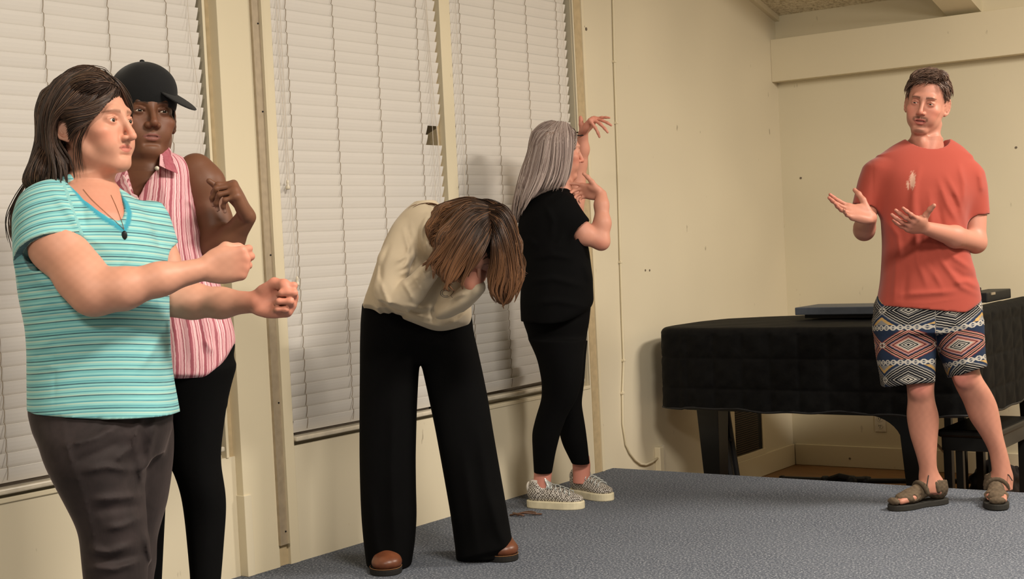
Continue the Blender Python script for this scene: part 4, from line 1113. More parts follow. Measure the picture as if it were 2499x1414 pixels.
    col = t.ramp(w, [(0, nv), (.045, aq), (.12, tl), (.17, pl), (.24, aq), (.32, tl), (.36, aq), (.43, pl), (.48, nv), (.52, mid), (.62, aq), (.70, tl), (.76, pl), (.82, aq), (.90, tl), (.94, mid)], 'CONSTANT')
    fz = t.noise(t.coord(), 7, 3); col = t.mix(t.math('MULTIPLY', fz, .4), col, t.mix(1.0, col, (.80, .84, .86, 1), 'MULTIPLY'))
    hz = t.noise(t.mapping(t.coord(), (40, 40, 400)), 1.0, 2); col = t.mix(t.math('MULTIPLY', hz, .35), col, aq)
    col = t.mix(t.attr('su'), col, srgb(60, 150, 170))
    t.b.inputs['Sheen Weight'].default_value = .15; t.bump(t.noise(t.coord(), 150, 2), .05, .001)
    top = S.mesh('striped_top', t.color(col), root, sa)
    # ribbed neckline band lying on the top along the V
    band = guide([(188, 452), (215, 490), (255, 526), (302, 557), (312, 530), (306, 505), (286, 480), (270, 470)], 40)
    from mathutils.bvhtree import BVHTree
    bvh = BVHTree.FromPolygons([v.co[:] for v in top.data.vertices], [tuple(q.vertices) for q in top.data.polygons])
    def snap(px, py, off=.002):
        d = nrm(P(px, py, 1.0)@np.array([AXR, AXU, -AXF])); h = bvh.ray_cast(Vector(CAM), Vector(d), 12)
        return None if h[0] is None else np.array(h[0])-d*off
    # velvet trousers, down to the stage
    T = Sdf(0.006)
    T.rows(D+.02, [(955, 86, 420, 0, .155), (1003, 88, 415, 0, .165), (1050, 100, 414, 0, .155), (1110, 140, 395, 0, .115)], 0, 2.4)
    T.rows(D-.03, [(1012, 96, 345, .0, .115), (1045, 97, 345, .028, .135), (1089, 106, 335, .03, .14), (1129, 119, 338, .03, .135), (1220, 166, 350, .03, .115), (1286, 200, 354, .025, .105), (1356, 205, 356, .02, .10), (1402, 210, 356, .02, .098), (1560, 224, 345, .0, .09), (1740, 235, 338, -.01, .085)], .05, 2.2)
    T.rows(D+.13, [(1012, 300, 412, 0, .11), (1045, 300, 416, 0, .13), (1104, 305, 417, 0, .125), (1160, 310, 412, 0, .115), (1230, 315, 403, 0, .10), (1290, 316, 384, 0, .095), (1331, 316, 372, 0, .09), (1372, 316, 377, 0, .09), (1420, 312, 366, 0, .085), (1560, 305, 365, 0, .08), (1690, 305, 365, 0, .08)], .02, 2.2)
    for q in ([(152, 1010), (160, 1085), (172, 1120), (200, 1200), (225, 1300), (240, 1400)],): T.fold(q, .004, 5, zmin=-D)
    for q in ([(160, 1088), (230, 1070), (290, 1040)], [(320, 1094), (300, 1110), (282, 1125)], [(348, 1010), (330, 1070), (326, 1110)], [(345, 1210), (290, 1216), (230, 1220)], [(340, 1110), (345, 1180)], [(380, 1020), (365, 1090), (350, 1170)], [(260, 1290), (300, 1285), (345, 1265)], [(215, 1340), (260, 1350), (330, 1330)], [(215, 1385), (280, 1390), (345, 1370)], [(200, 1150), (260, 1140), (330, 1150)], [(355, 1300), (362, 1345), (372, 1380)]):
        T.fold(q, .010, 8, zmin=-D-.2)
    for q in ([(180, 1130), (240, 1105), (300, 1075)], [(225, 1250), (290, 1240), (345, 1235)], [(225, 1365), (290, 1368), (345, 1350)]): T.fold(q, -.007, 10, zmin=-D-.1)
    tv = NT('brown_velvet', .75, .25); n = tv.noise(tv.coord(), 9, 4, .6, .5); fine = tv.noise(tv.mapping(tv.coord(), (60, 60, 14)), 1.0, 3)
    tv.b.inputs['Sheen Weight'].default_value = .22; tv.b.inputs['Sheen Roughness'].default_value = .35; tv.b.inputs['Sheen Tint'].default_value = srgb(190, 170, 165)
    tv.bump(fine, .2, .003)
    T.mesh('trousers', tv.color(tv.ramp(n, [(.3, srgb(32, 26, 26)), (.7, srgb(52, 43, 43))])), root)
    simple_shoes(root, [tuple(to_world(P(285, 1740, D-.03))[:2])+(0.75,), tuple(to_world(P(335, 1690, D+.13))[:2])+(0.75,)], M_plainshoe, M_rub)
    # necklace
    def on_chest(x, y, off=.003):
        return snap(x, y, off)
    bb = BVHTree.FromPolygons([v.co[:] for v in body.data.vertices], [tuple(q.vertices) for q in body.data.polygons])
    def snapb(px, py, off=.002):
        d = nrm(P(px, py, 1.0)@np.array([AXR, AXU, -AXF])); best = None
        for b in (bb, bvh):
            h = b.ray_cast(Vector(CAM), Vector(d), 12)
            if h[0] is not None:
                q = np.array(h[0]); 
                if best is None or np.linalg.norm(q-CAM) < np.linalg.norm(best-CAM): best = q
        return best-d*off
    M_chain = plain('fine_gold_chain', srgb(150, 104, 70), .4, .5, .5)
    c1 = [snapb(x, y) for x, y in guide([(203, 462), (225, 488), (262, 522), (303, 560)], 22)]; c2 = [snapb(x, y) for x, y in guide([(271, 476), (284, 505), (297, 540), (303, 560)], 16)]
    nk = MB().tube(c1+c2[::-1], .0006, 5).build('necklace', M_chain, root)
    q = snapb(304, 574, .003); up = np.array([0, 0, 1.0]); rt = AXR
    MB().rings([[q+rt*(.0065*math.cos(a)*k)+up*(.0105*math.sin(a)*k)-AXF*h for a in np.linspace(0, 2*math.pi, 16, endpoint=False)] for k, h in ((.9, -.002), (1, 0), (.95, .002), (.5, .0035))]).build('pendant', M_dark, nk, smooth=True)
    # hair
    hb = Sdf(0.003)
    e = lambda c, r, k=.02, op='u': hb.ell(f(c), np.array(r)*f.s, f.R, k, op)
    e((0, .040, -.022), (.083, .090, .098)); e((-.030, .085, .035), (.05, .04, .05), .03)
    hb.rows(D, [(235, 116, 205, -.02, .060), (270, 106, 170, -.03, .060), (320, 98, 158, -.03, .062), (360, 93, 172, -.01, .07), (400, 82, 176, .01, .075), (430, 68, 172, .02, .075), (452, 60, 150, .03, .06), (462, 70, 140, .04, .03)], .03, 2.2)
    e((.012, -.020, .108), (.088, .094, .064), .010, 's'); e((-.098, -.010, -.012), (.030, .036, .024), .005, 's'); e((-.078, -.075, .045), (.05, .068, .050), .012, 's')
    hair = hb.mesh('hair', M_hairbase, root, lambda v, px, py: {'Col': np.tile(lin(40, 29, 24), (len(v), 1))})
    G = [[p(256, 184, .02), p(268, 222, .055), p(244, 262, .085), p(208, 318, .095), p(196, 350, .088), p(200, 392, .082), p(207, 430, .085)],
         [p(246, 178, .03), p(240, 225, .075), p(208, 258, .095), p(172, 266, .098), p(144, 272, .094), p(130, 310, .088), p(140, 355, .085), p(168, 395, .08), p(176, 440, .082)],
         [p(235, 174, .03), p(200, 215, .08), p(160, 258, .098), p(132, 292, .092), p(128, 345, .088), p(152, 400, .085), p(156, 455, .095)],
         [p(220, 171, .02), p(172, 205, .07), p(138, 255, .085), p(124, 310, .085), p(130, 370, .085), p(132, 420, .088), p(125, 460, .095)],
         [p(208, 170, .00), p(150, 197, .04), p(120, 250, .055), p(108, 310, .06), p(108, 370, .06), p(96, 420, .065), p(82, 465, .07)],
         [p(198, 171, -.03), p(140, 197, .0), p(112, 250, .01), p(99, 312, .02), p(91, 370, .03), p(68, 425, .03), p(56, 462, .035)]]
    col = hair_cols(lin(34, 24, 20), lin(86, 62, 48), lin(112, 86, 66), .12)
    cv = hair_between(G[1:], 3400, 1, .005, 16, .006, .8, 0, 46, .008)
    strands('hair_strands', cv, M_hair, hair, .0008, 2, base=col)
    cv = hair_between([G[0], [p(252, 182, .02), p(262, 222, .055), p(236, 262, .088), p(200, 318, .098), p(186, 352, .09), p(186, 400, .082), p(190, 440, .085)]], 90, 5, .0045, 16, .004, 1.5)
    strands('hair_strands', cv[:16], M_hair, hair, .0007, 3, base=col)
    far = [[p(250, 180, .01), p(280, 198, .02), p(298, 225, .01), p(312, 262, -.02), p(316, 290, -.04)], [p(240, 176, .0), p(272, 190, .0), p(296, 212, -.01), p(314, 245, -.04), p(320, 280, -.07)]]
    strands('hair_strands', hair_between(far, 300, 6, .003, 12), M_hair, hair, .0010, 4, base=col)
    topf = [[p(262, 205, .05), p(244, 182, .03), p(215, 171, .02), p(180, 178, .03), p(150, 205, .04)], [p(275, 205, .03), p(255, 180, .0), p(225, 169, -.02), p(185, 174, -.03), p(150, 200, -.03)]]
    strands('hair_strands', hair_between(topf, 260, 8, .004, 12), M_hair, hair, .0010, 5, base=col)
    reg = lambda q, r: q[1] > .02 and (q[2] < .055 or q[1] > .092) and not (q[0] < -.05 and q[1] < .03 and q[2] > -.03)
    sc = scalp_hair(f, 1500, reg, lambda q: np.array([np.sign(q[0]+.012)*.9, -.35, -.75 if q[2] > -.05 else -.4]), lambda q: .085, 9, .10, 9, rad=(.085, .093, .100), jit=.06, droop=.25)
    strands('hair_strands', sc, M_hair, hair, .0008, 7, base=col)
    tg = [[p(282, 214, .05), p(255, 235, .080), p(215, 256, .100), p(170, 264, .104), p(138, 272, .098)], [p(266, 244, .078), p(242, 258, .093), p(207, 270, .104), p(172, 276, .104), p(140, 280, .098)], [p(240, 276, .092), p(218, 284, .100), p(192, 288, .105), p(174, 292, .104), p(160, 300, .098)], [p(208, 308, .098), p(195, 314, .101), p(184, 322, .100), p(176, 334, .096), p(172, 350, .09)]]
    strands('hair_strands', hair_between(tg, 1000, 11, .0025, 10), M_hair, hair, .0008, 9, base=col)
    def fl(l, px, py):
        t = np.clip((py-185)/150, 0, 1)[:, None]; far = np.clip((px-285)/10, 0, 1)[:, None]
        return (1-far)*(np.array([-.95, -.25, 0])*(1-t)+np.array([-.12, -1, .05])*t)+far*np.array([.5, -.8, -.2])
    strands('hair_strands', surf_hair(hair, 3600, fl, .10, 5, 9, (.0005, .0035), jit=.10), M_hair, hair, .0008, 8, base=col)
    wisp = [[p(150, 186, .0), p(205, 168, .0), p(250, 172, .0), p(268, 186, .0)], [p(140, 200, .0), p(205, 165, .0), p(255, 170, .0), p(275, 190, .0)], [p(70, 440, .02), p(48, 478, .02), p(32, 520, .02), p(24, 560, .02), p(38, 600, .02)], [p(60, 450, .02), p(38, 490, .02), p(20, 540, .02), p(34, 590, .02), p(40, 610, .02)]]
    strands('hair_strands', np.concatenate([hair_between(wisp[:2], 14, 3, .003), hair_between(wisp[2:], 14, 4, .004)]), M_hair, hair, .0007, 6, base=col)
    adopt(root)
    tag(root, 'woman in a turquoise striped top holding out both fists', 'person')
build_teal()
# ------------------------------------------------------------------ woman in a black cap and pink striped shirt, behind
def build_cap():
    D = 3.97
    p = lambda x, y, z=0.0: P(x, y, D-z)
    root = empty('person', to_world(P(440, 1650, 4.0))); root.location.z = 0
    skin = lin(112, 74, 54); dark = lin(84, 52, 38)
    f = Frame(p(350, 285, 0), rot(yaw=.50, pitch=-.02, roll=.0), (1.05, 1.04, 1.06))
    H = Sdf(0.002)
    head_sdf(H, f, fem=.8, nose=.95, jaw=.98, lips=1.2, eyes=.4, neck_to=p(352, 425, -.02), neck_r=.053)
    for s in (-1, 1): H.ell(f((s*.0125, -.0345, .095)), np.array((.0085, .008, .010)), f.R, .006)
    H.ell(f((0, -.09, .03)), (.038, .022, .04), f.R, .03)
    H.rows(D, [(385, 320, 392, -.01, .055), (410, 290, 412, .0, .075), (440, 275, 440, .0, .095), (500, 270, 462, .0, .11), (540, 270, 470, .0, .11)], .05, 2.3)
    def hc(v, px, py):
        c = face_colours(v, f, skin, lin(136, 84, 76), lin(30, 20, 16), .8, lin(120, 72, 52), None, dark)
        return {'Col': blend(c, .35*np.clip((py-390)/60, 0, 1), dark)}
    head = H.mesh('body', M_skin, root, hc, smooth_it=1)
    A = Sdf(0.0028)
    A.chain([p(478, 418, -.01), p(498, 450, -.01), p(522, 540, .0), p(528, 600, .03)], [.050, .054, .047, .042], .025)
    A.chain([p(528, 600, .03), p(560, 588, .06), p(601, 530, .10)], [.040, .036, .0265], .025)
    # wrist bent to the left, fingers curled down, thumb up and back
    _, tips = hand_sdf(A, p(603, 527, .10), (-.26, .75, .55), (-.95, -.28, .10), True, ((72, 58, 30), (78, 58, 30), (82, 58, 30), (86, 58, 30)), (5, 1, -3, -7),
             thumb=((.026, .025, .010), (.044, .058, .030), (.052, .088, .047), (.055, .110, .060)), s=1.0, fat=.95)
    def ac(v, px, py):
        c = np.tile(skin, (len(v), 1)); m = np.clip((px-520)/60, 0, 1)*np.clip((535-py)/40, 0, 1); c = blend(c, .3*m, lin(140, 96, 74))
        for tp, d, r in tips: c = blend(c, .75*np.clip(1.6-np.linalg.norm(v-(tp+np.array([.0, .002, .006])), axis=1)/.0058, 0, 1), lin(206, 164, 144))
        return {'Col': c}
    a1 = A.mesh('arm_l', M_skin, root, ac)
    A = Sdf(0.004); A.chain([p(255, 470, .0), p(235, 540, .0), p(240, 620, .02)], [.05, .045, .04], .03); A.chain([p(240, 620, .02), p(262, 700, .05), p(290, 770, .08)], [.04, .034, .026], .03)
    hand_sdf(A, p(290, 772, .08), (.25, -.95, .1), (1, .2, -.3), False, ((20, 25, 15),)*4, s=1.0)
    a2 = A.mesh('arm_r', M_skin, root, ac)
    body = join([head, a1, a2], 'body'); body['label'] = 'brown skin of head, arms and hand'
    eyeballs(f, root, (.1, -.1, 1), iris=(40, 26, 18), white=(190, 176, 160))
    # sleeveless shirt
    S = Sdf(0.0042)
    S.rows(D, [(366, 300, 408, -.02, .045), (372, 278, 450, -.015, .060), (384, 262, 473, -.01, .078), (420, 254, 476, .0, .10), (457, 250, 477, .0, .125), (520, 252, 484, .0, .135), (600, 256, 503, .0, .138), (692, 262, 533, .0, .140), (771, 266, 557, .0, .145), (811, 268, 570, .0, .148), (930, 270, 574, .0, .15)], 0, 2.4)
    S.stack(p(348, 368, .05), p(329, 486, .14), (1, 0, 0), [(0, .008, .056, .02, .14), (.35, .008, .046, .03, .13), (.7, .002, .022, .04, .11), (1, 0, .004, .04, .09)], .005, op='s')
    def hem(x, y, z, px, py):
        front = 916-np.clip((px-490)/82, 0, 1)**1.7*78-np.clip((440-px)/150, 0, 1)*14
        return -np.clip((py-front)*.0013, 0, 1)*1.2
    S.bump(hem)
    for q in ([(455, 470), (470, 540), (492, 600)], [(440, 500), (430, 600), (440, 700)], [(480, 690), (510, 760), (535, 830)], [(450, 700), (460, 800), (470, 890)], [(520, 700), (545, 780), (552, 830)], [(425, 760), (430, 850), (428, 905)], [(340, 480), (360, 540), (380, 600)], [(400, 440), (405, 500), (395, 560)], [(500, 830), (520, 860)]): S.fold(q, .0055, 8, zmin=-D)
    for q in ([(470, 720), (490, 810), (500, 880)], [(440, 520), (455, 600), (470, 680)], [(410, 600), (415, 680)]): S.fold(q, -.005, 8, zmin=-D)
    S.fold([(472, 378), (476, 457), (490, 560), (505, 612)], .0022, 4)
    def sa(v, px, py):
        cx = 375+np.clip(py-500, 0, 500)*.09; a = np.arctan2((px-cx)*D/FPX, np.maximum(v[:, 2]+D+.06, .002))
        return {'su': a*.16+.010*np.sin(py*.013)}
    t = NT('pink_striped_linen', .9, .15); su = t.attr('su'); wob = t.noise(t.coord(), 60, 3)
    u = t.math('ADD', su, t.math('MULTIPLY', t.math('SUBTRACT', wob, .5), .004)); w = t.math('FRACT', t.math('DIVIDE', t.math('ADD', u, 3.0), .064))
    pk, rs, md, lt = srgb(226, 172, 178), srgb(160, 72, 88), srgb(196, 120, 132), srgb(236, 196, 198)
    col = t.ramp(w, [(0, rs), (.10, pk), (.15, md), (.18, pk), (.27, rs), (.31, lt), (.36, md), (.39, pk), (.50, rs), (.62, pk), (.67, md), (.70, lt), (.80, rs), (.84, pk), (.91, md), (.94, lt)], 'CONSTANT')
    sl = t.noise(t.mapping(t.coord(), (90, 90, 14)), 1.0, 3); col = t.mix(t.math('MULTIPLY', sl, .45), col, t.mix(.5, col, lt))
    t.bump(t.noise(t.coord(), 180, 3), .15, .002); M_pink = t.color(col)
    shirt = S.mesh('striped_shirt', M_pink, root, sa)
    # collar flaps and placket
    def flap(name, pts, th=.006, nz=(.15, .1, 1)):
        n = nrm(nz); m = MB(); P3 = [p(x, y, z) for x, y, z in pts]; k = len(P3)
        m.add([to_world(q) for q in P3]+[to_world(q-n*th) for q in P3], [tuple(range(k)), tuple(range(2*k-1, k-1, -1))]+[(i, (i+1) % k, k+(i+1) % k, k+i) for i in range(k)])
        o = m.build(name, M_pink, shirt, bevel=.002)
        set_attrs(o.data, {'su': np.array([(v.co[0]*.35+v.co[1]*.2+v.co[2]*.25) for v in o.data.vertices])}); return o
    flap('collar', [(392, 350, .02), (404, 346, .0), (418, 368, .035), (434, 424, .105), (405, 412, .13), (388, 404, .11)])
    flap('collar', [(300, 408, .06), (310, 402, .02), (290, 415, .08), (265, 442, .12), (272, 478, .135), (326, 482, .150), (308, 440, .125)])
    flap('placket', [(318, 470, .152), (336, 478, .150), (345, 520, .152), (340, 640, .152), (325, 640, .152)])
    MB().tube([to_world(p(383, 411, .135)), to_world(p(383, 411, .139))], .006, 12).build('button', M_plastic, shirt, smooth=True)
    # black leggings
    T = Sdf(0.006)
    T.rows(D+.01, [(800, 275, 566, 0, .14), (845, 275, 571, 0, .145), (905, 290, 560, 0, .13), (975, 330, 525, 0, .09)], 0, 2.3)
    T.rows(D, [(900, 405, 563, .0, .125), (1023, 412, 546, .0, .11), (1080, 416, 538, .0, .10), (1134, 420, 535, .0, .092), (1195, 443, 547, -.01, .088), (1240, 450, 551, -.02, .085), (1281, 455, 548, -.02, .080), (1414, 467, 538, -.01, .065), (1540, 470, 525, 0, .052), (1640, 470, 525, 0, .052)], .05, 2.1)
    T.rows(D-.02, [(900, 290, 420, .02, .125), (1023, 300, 415, .02, .11), (1134, 310, 405, .02, .09), (1240, 310, 400, .02, .085), (1414, 325, 392, .02, .065), (1660, 330, 385, .02, .052)], .03, 2.1)
    T.mesh('leggings', M_black_cloth, root)
    simple_shoes(root, [tuple(to_world(P(497, 1640, D))[:2])+(0.0,), tuple(to_world(P(357, 1660, D-.02))[:2])+(-.2,)], M_plainshoe, M_rub)
    # baseball cap
    M_cap = cloth('black_cap_twill', (0.008, .008, .0085, 1), .9, .2, 300, .12, .1)
    C = Sdf(0.003)
    e = lambda c, r, k=.02, op='u', Rm=None: C.ell(f(c), np.array(r)*f.s, f.R if Rm is None else f.R@Rm, k, op)
    e((0, .047, -.012), (.089, .100, .106)); e((0, .075, .040), (.070, .055, .055), .03)
    C.plane(f((0, .017, 0)), f.R@np.array([0, -1, .02]), .004)
    e((0, .040, -.012), (.080, .085, .096), .0, 's')
    cap = C.mesh('cap', M_cap, root)
    B = Sdf(0.0028); Rb = rot(pitch=.62); fc = Frame(f.o, rot(yaw=1.32, pitch=-.04), f.s)
    B.ell(fc((0, .040, .098)), np.array((.066, .0050, .060)), fc.R@Rb, 0)
    B.mesh('brim', M_cap, cap)
    bt = Sdf(.003); bt.ell(f((0, .150, -.012)), (.008, .005, .008), f.R, 0); bt.mesh('button', M_cap, cap)
    hb = Sdf(.0035)
    for s in (-1, 1): hb.ell(f((s*.074, .010, -.025)), np.array((.012, .045, .045)), f.R, .01)
    hb.ell(f((0, .0, -.085)), np.array((.065, .055, .028)), f.R, .02)
    hb.mesh('hair', M_hairbase, root, lambda v, px, py: {'Col': np.tile(lin(16, 12, 10), (len(v), 1))})
    adopt(root)
    tag(root, 'woman in a black cap and pink striped sleeveless shirt raising her hand', 'person')
build_cap()
# ------------------------------------------------------------------ woman bent over with her face in her hands
def build_bent():
    D = 5.30
    p = lambda x, y, z=0.0: P(x, y, D-z)
    root = empty('person', to_world(P(1075, 1385, 5.25))); root.location.z = 0
    skin = lin(208, 150, 126)
    # head hangs forward, crown towards us
    f = Frame(p(1163, 600, .34), rot(yaw=.12, pitch=1.05, roll=-.05), 1.03)
    H = Sdf(.003); head_sdf(H, f, fem=1, eyes=.2, neck_to=p(1085, 575, .20), neck_r=.050)
    H.cap(p(1085, 575, .20), p(1060, 590, .12), .055, .07, .03)
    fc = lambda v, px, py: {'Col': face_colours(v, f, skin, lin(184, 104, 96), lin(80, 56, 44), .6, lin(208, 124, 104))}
    head = H.mesh('body', M_skin, root, fc)
    red = lin(204, 122, 104)
    col = lambda v, px, py: {'Col': np.tile(skin*.6+red*.4, (len(v), 1))}
    A = Sdf(.003); A.cap(p(1040, 668, .305), p(1056, 650, .33), .026, .026, .02)
    hand_sdf(A, p(1056, 648, .33), (.80, .10, .15), (.30, .50, -.80), False, ((18, 22, 14), (20, 24, 14), (24, 24, 14), (28, 26, 16)), (6, 2, -3, -8), s=.98)
    a1 = A.mesh('hand_r', M_skin, root, col)
    A = Sdf(.003); A.cap(p(1146, 716, .335), p(1156, 700, .36), .026, .026, .02)
    hand_sdf(A, p(1158, 698, .365), (-.22, .93, .05), (-.1, .12, -1), True, ((16, 22, 14), (18, 22, 14), (22, 24, 14), (26, 26, 16)), (5, 1, -4, -9), s=.98)
    a2 = A.mesh('hand_l', M_skin, root, col)
    body = join([head, a1, a2], 'body'); body['label'] = 'hidden face, neck and hands'
    # long-sleeved cream top
    S = Sdf(.0042)
    S.rows(D, [(500, 1012, 1062, .13, .06), (515, 990, 1085, .12, .09), (545, 962, 1110, .10, .12), (590, 938, 1125, .08, .135), (640, 920, 1135, .06, .14), (690, 904, 1145, .04, .145), (740, 886, 1150, .01, .148), (790, 880, 1152, -.01, .150), (830, 880, 1152, -.02, .150)], 0, 2.3)
    S.cap(p(1050, 560, .16), p(1075, 590, .22), .085, .07, .05)
    # her right arm
    S.chain([p(995, 575, .17), p(962, 640, .22), p(952, 705, .24), p(962, 738, .25)], [.064, .058, .055, .050], .014)
    S.chain([p(962, 740, .25), p(1005, 712, .28), p(1052, 658, .33)], [.052, .048, .035], .008)
    # her left arm
    S.chain([p(1110, 610, .20), p(1120, 690, .24), p(1092, 765, .26)], [.060, .055, .050], .014)
    S.chain([p(1092, 765, .26), p(1125, 745, .29), p(1160, 702, .35)], [.052, .048, .036], .008)
    S.plane(p(880, 748, 0), nrm((-.36, -1, .22))); 
    S.plane(p(1041, 812, .1), nrm((.10, -1, .25)), .03); S.plane(p(1148, 776, .1), nrm((.45, -1, .2)), .03)
    for q in ([(1003, 545), (1012, 600), (1010, 640)], [(985, 560), (1000, 620), (985, 660)], [(1005, 590), (990, 625), (965, 640)], [(1010, 615), (995, 645), (968, 660)], [(1000, 660), (975, 672)], [(925, 680), (940, 720), (952, 752)], [(985, 690), (1000, 715), (1010, 735)], [(1010, 675), (1025, 700), (1035, 715)], [(1030, 660), (1042, 685)], [(900, 720), (930, 770), (970, 790)], [(985, 760), (1030, 775), (1060, 778)], [(990, 745), (1030, 755), (1056, 748)], [(1090, 735), (1110, 725), (1140, 715)], [(1095, 790), (1120, 780), (1140, 760)], [(1045, 520), (1030, 560), (1028, 600)], [(1055, 530), (1042, 580), (1040, 610)]): S.fold(q, .009, 5.5, zmin=-D)
    for q in ([(1012, 575), (1015, 630), (1000, 668)], [(935, 740), (965, 770), (1000, 770)], [(1055, 750), (1058, 790)], [(950, 600), (930, 650), (928, 700)]): S.fold(q, -.010, 6, zmin=-D)
    S.fold([(884, 752), (930, 785), (1000, 803), (1045, 806)], .002, 4)
    M_cream = cloth('cream_ribbed_jersey', srgb(200, 184, 158), .9, .06, 320, .1, .15)
    top = S.mesh('long_sleeved_top', M_cream, root)
    # printed letter, partly hidden between the arms
    M_print = plain('grey_print', srgb(112, 108, 106), .8)
    from mathutils.bvhtree import BVHTree
    bv = BVHTree.FromPolygons([v.co[:] for v in top.data.vertices], [tuple(q.vertices) for q in top.data.polygons])
    def snap(px, py, off):
        d = nrm(P(px, py, 1.0)@np.array([AXR, AXU, -AXF])); h = bv.ray_cast(Vector(CAM), Vector(d), 12); return np.array(h[0])-d*off
    for r, w in ((13.5, .0011), (9.0, .0011)):
        MB().tube([snap(1088+r*1.0*math.cos(a), 716-r*.75*math.sin(a), .0008) for a in np.linspace(.7, 5.3, 18)], w, 5).build('printed_letter', M_print, top)
    MB().tube([snap(x, y, .0008) for x, y in ((1104, 704), (1107, 713), (1100, 722), (1104, 727))], .0011, 5).build('printed_letter', M_print, top)
    # wide black trousers
    T = Sdf(.005)
    T.rows(5.385, [(742, 886, 1146, -.01, .128), (790, 883, 1151, 0, .130), (840, 890, 1150, 0, .118), (885, 915, 1135, 0, .085)], 0, 2.4)
    T.rows(5.37, [(742, 886, 1080, .0, .118), (800, 880, 1062, .0, .128), (850, 879, 1030, .0, .124), (900, 879, 1022, .0, .115), (1000, 878, 1017, .0, .11), (1118, 878, 1014, .0, .11), (1200, 880, 1015, .0, .115), (1263, 883, 1017, .0, .125), (1330, 889, 1012, .0, .125), (1378, 896, 1004, .0, .125)], .012, 2.4)
    T.rows(5.40, [(742, 960, 1146, .0, .118), (800, 995, 1153, .0, .128), (850, 1018, 1165, .0, .124), (900, 1031, 1176, .0, .115), (973, 1047, 1191, .0, .11), (1045, 1062, 1202, .0, .11), (1154, 1082, 1221, .0, .115), (1250, 1099, 1238, .0, .125), (1345, 1112, 1254, -.02, .13), (1372, 1114, 1256, -.02, .13)], .012, 2.4)
    T.bump(lambda x, y, z, px, py: -np.clip((py-(1367-(px-1113)*.24))*.0015, 0, 1)*(px > 1108))
    for q in ([(905, 1200), (912, 1300), (925, 1370)], [(960, 1000), (955, 1150), (965, 1350)], [(1170, 1050), (1190, 1200), (1225, 1330)], [(1130, 1100), (1150, 1250), (1165, 1360)], [(940, 800), (1000, 830), (1060, 832)], [(1200, 1200), (1215, 1290), (1240, 1340)]): T.fold(q, .008, 12, zmin=-5.42)
    T.mesh('wide_trousers', M_black_cloth, root)
    # brown clogs
    t = NT('brown_leather', .38, .5); n = t.noise(t.coord(), 18, 4); t.bump(t.noise(t.coord(), 220, 3), .15, .001)
    M_leather = t.color(t.ramp(n, [(.3, srgb(92, 52, 34)), (.7, srgb(126, 74, 48))]))
    for heel, toe in (((950, 1362), (944, 1408)), ((1212, 1340), (1236, 1374))):
        d1 = to_world(P(0, 0, 1)); F, L = foot_frame(heel, toe); fw = nrm(F.R[:, 1])
        def g(px, py):
            d = (px-IMG_W/2)/FPX*AXR-(py-IMG_H/2)/FPX*AXU+AXF; return CAM+d*((0-CAM[2])/d[2])
        tip = g(*toe); hd = g(*heel); y = nrm(tip-hd); x = np.cross(y, (0, 0, 1.0)); o = tip-y*.262
        F = Frame(W2L@(o+np.array([0, 0, .018])-CAM), W2L@np.stack([x, y, np.array([0, 0, 1.0])], 1), 1.0)
        s = Sdf(.0035)
        s.ell(F((0, .20, .022)), (.056, .060, .034), F.R, 0); s.ell(F((0, .13, .034)), (.047, .07, .040), F.R, .03); s.ell(F((0, .04, .036)), (.036, .045, .040), F.R, .03)
        s.plane(F((0, 0, -.001)), F.R@np.array([0, 0, -1.0]), .002)
        sh = s.mesh('clog', M_leather, root)
        outline_solid(F, [(a*1.02, b-.004) for a, b in sole_pts(.268, .060)], -.018, .004, 'sole', M_rub, sh, .004)
        MB().tube([to_world(F((a*.985, b-.004, .006))) for a, b in sole_pts(.268, .0605)]+[to_world(F((0, -.004, .006)))], .0016, 5).build('stitching', plain('tan_thread', srgb(120, 84, 54), .8), sh)
    # hair: parted, falling forward around the face
    hb = Sdf(.0035)
    e = lambda c, r, k=.02, op='u': hb.ell(f(c), np.array(r)*f.s, f.R, k, op)
    e((0, .040, -.020), (.084, .090, .098))
    hb.chain([p(1150, 530, .40), p(1105, 590, .42), p(1085, 640, .40), p(1092, 675, .40)], [.045, .048, .036, .016], .03)
    hb.chain([p(1205, 540, .40), p(1232, 600, .40), p(1238, 670, .38), p(1230, 720, .37)], [.045, .050, .048, .028], .03)
    hb.chain([p(1150, 560, .42), p(1135, 620, .45), p(1130, 645, .45)], [.028, .020, .010], .02)
    hb.chain([p(1100, 525, .30), p(1070, 560, .28), p(1064, 590, .27)], [.045, .035, .02], .03)
    hair = hb.mesh('hair', M_hairbase, root, lambda v, px, py: {'Col': np.tile(lin(44, 29, 21), (len(v), 1))})
    c0, c1, c2 = lin(34, 24, 19), lin(78, 54, 40), lin(150, 106, 72)
    def col(cv, u, rnd):
        n, m, _ = cv.shape; px, py = to_px(cv[..., 0], cv[..., 1], cv[..., 2])
        w = np.clip((np.hypot((px-1196)*.9, np.maximum(py-560, 0)*1.0+np.maximum(510-py, 0)*.3)-20)/115, 0, 1)
        t = rnd.uniform(0, 1, (n, 1)); a = (c0*(1-t[..., None]*.5)+c1*t[..., None]*.5)*(1-w[..., None])+(c1*(1-t[..., None])+c2*t[..., None])*w[..., None]
        hi = (rnd.uniform(0, 1, (n, 1)) < .16)[..., None]; return np.where(hi, a*.5+c2*.5, a)
    z = .43
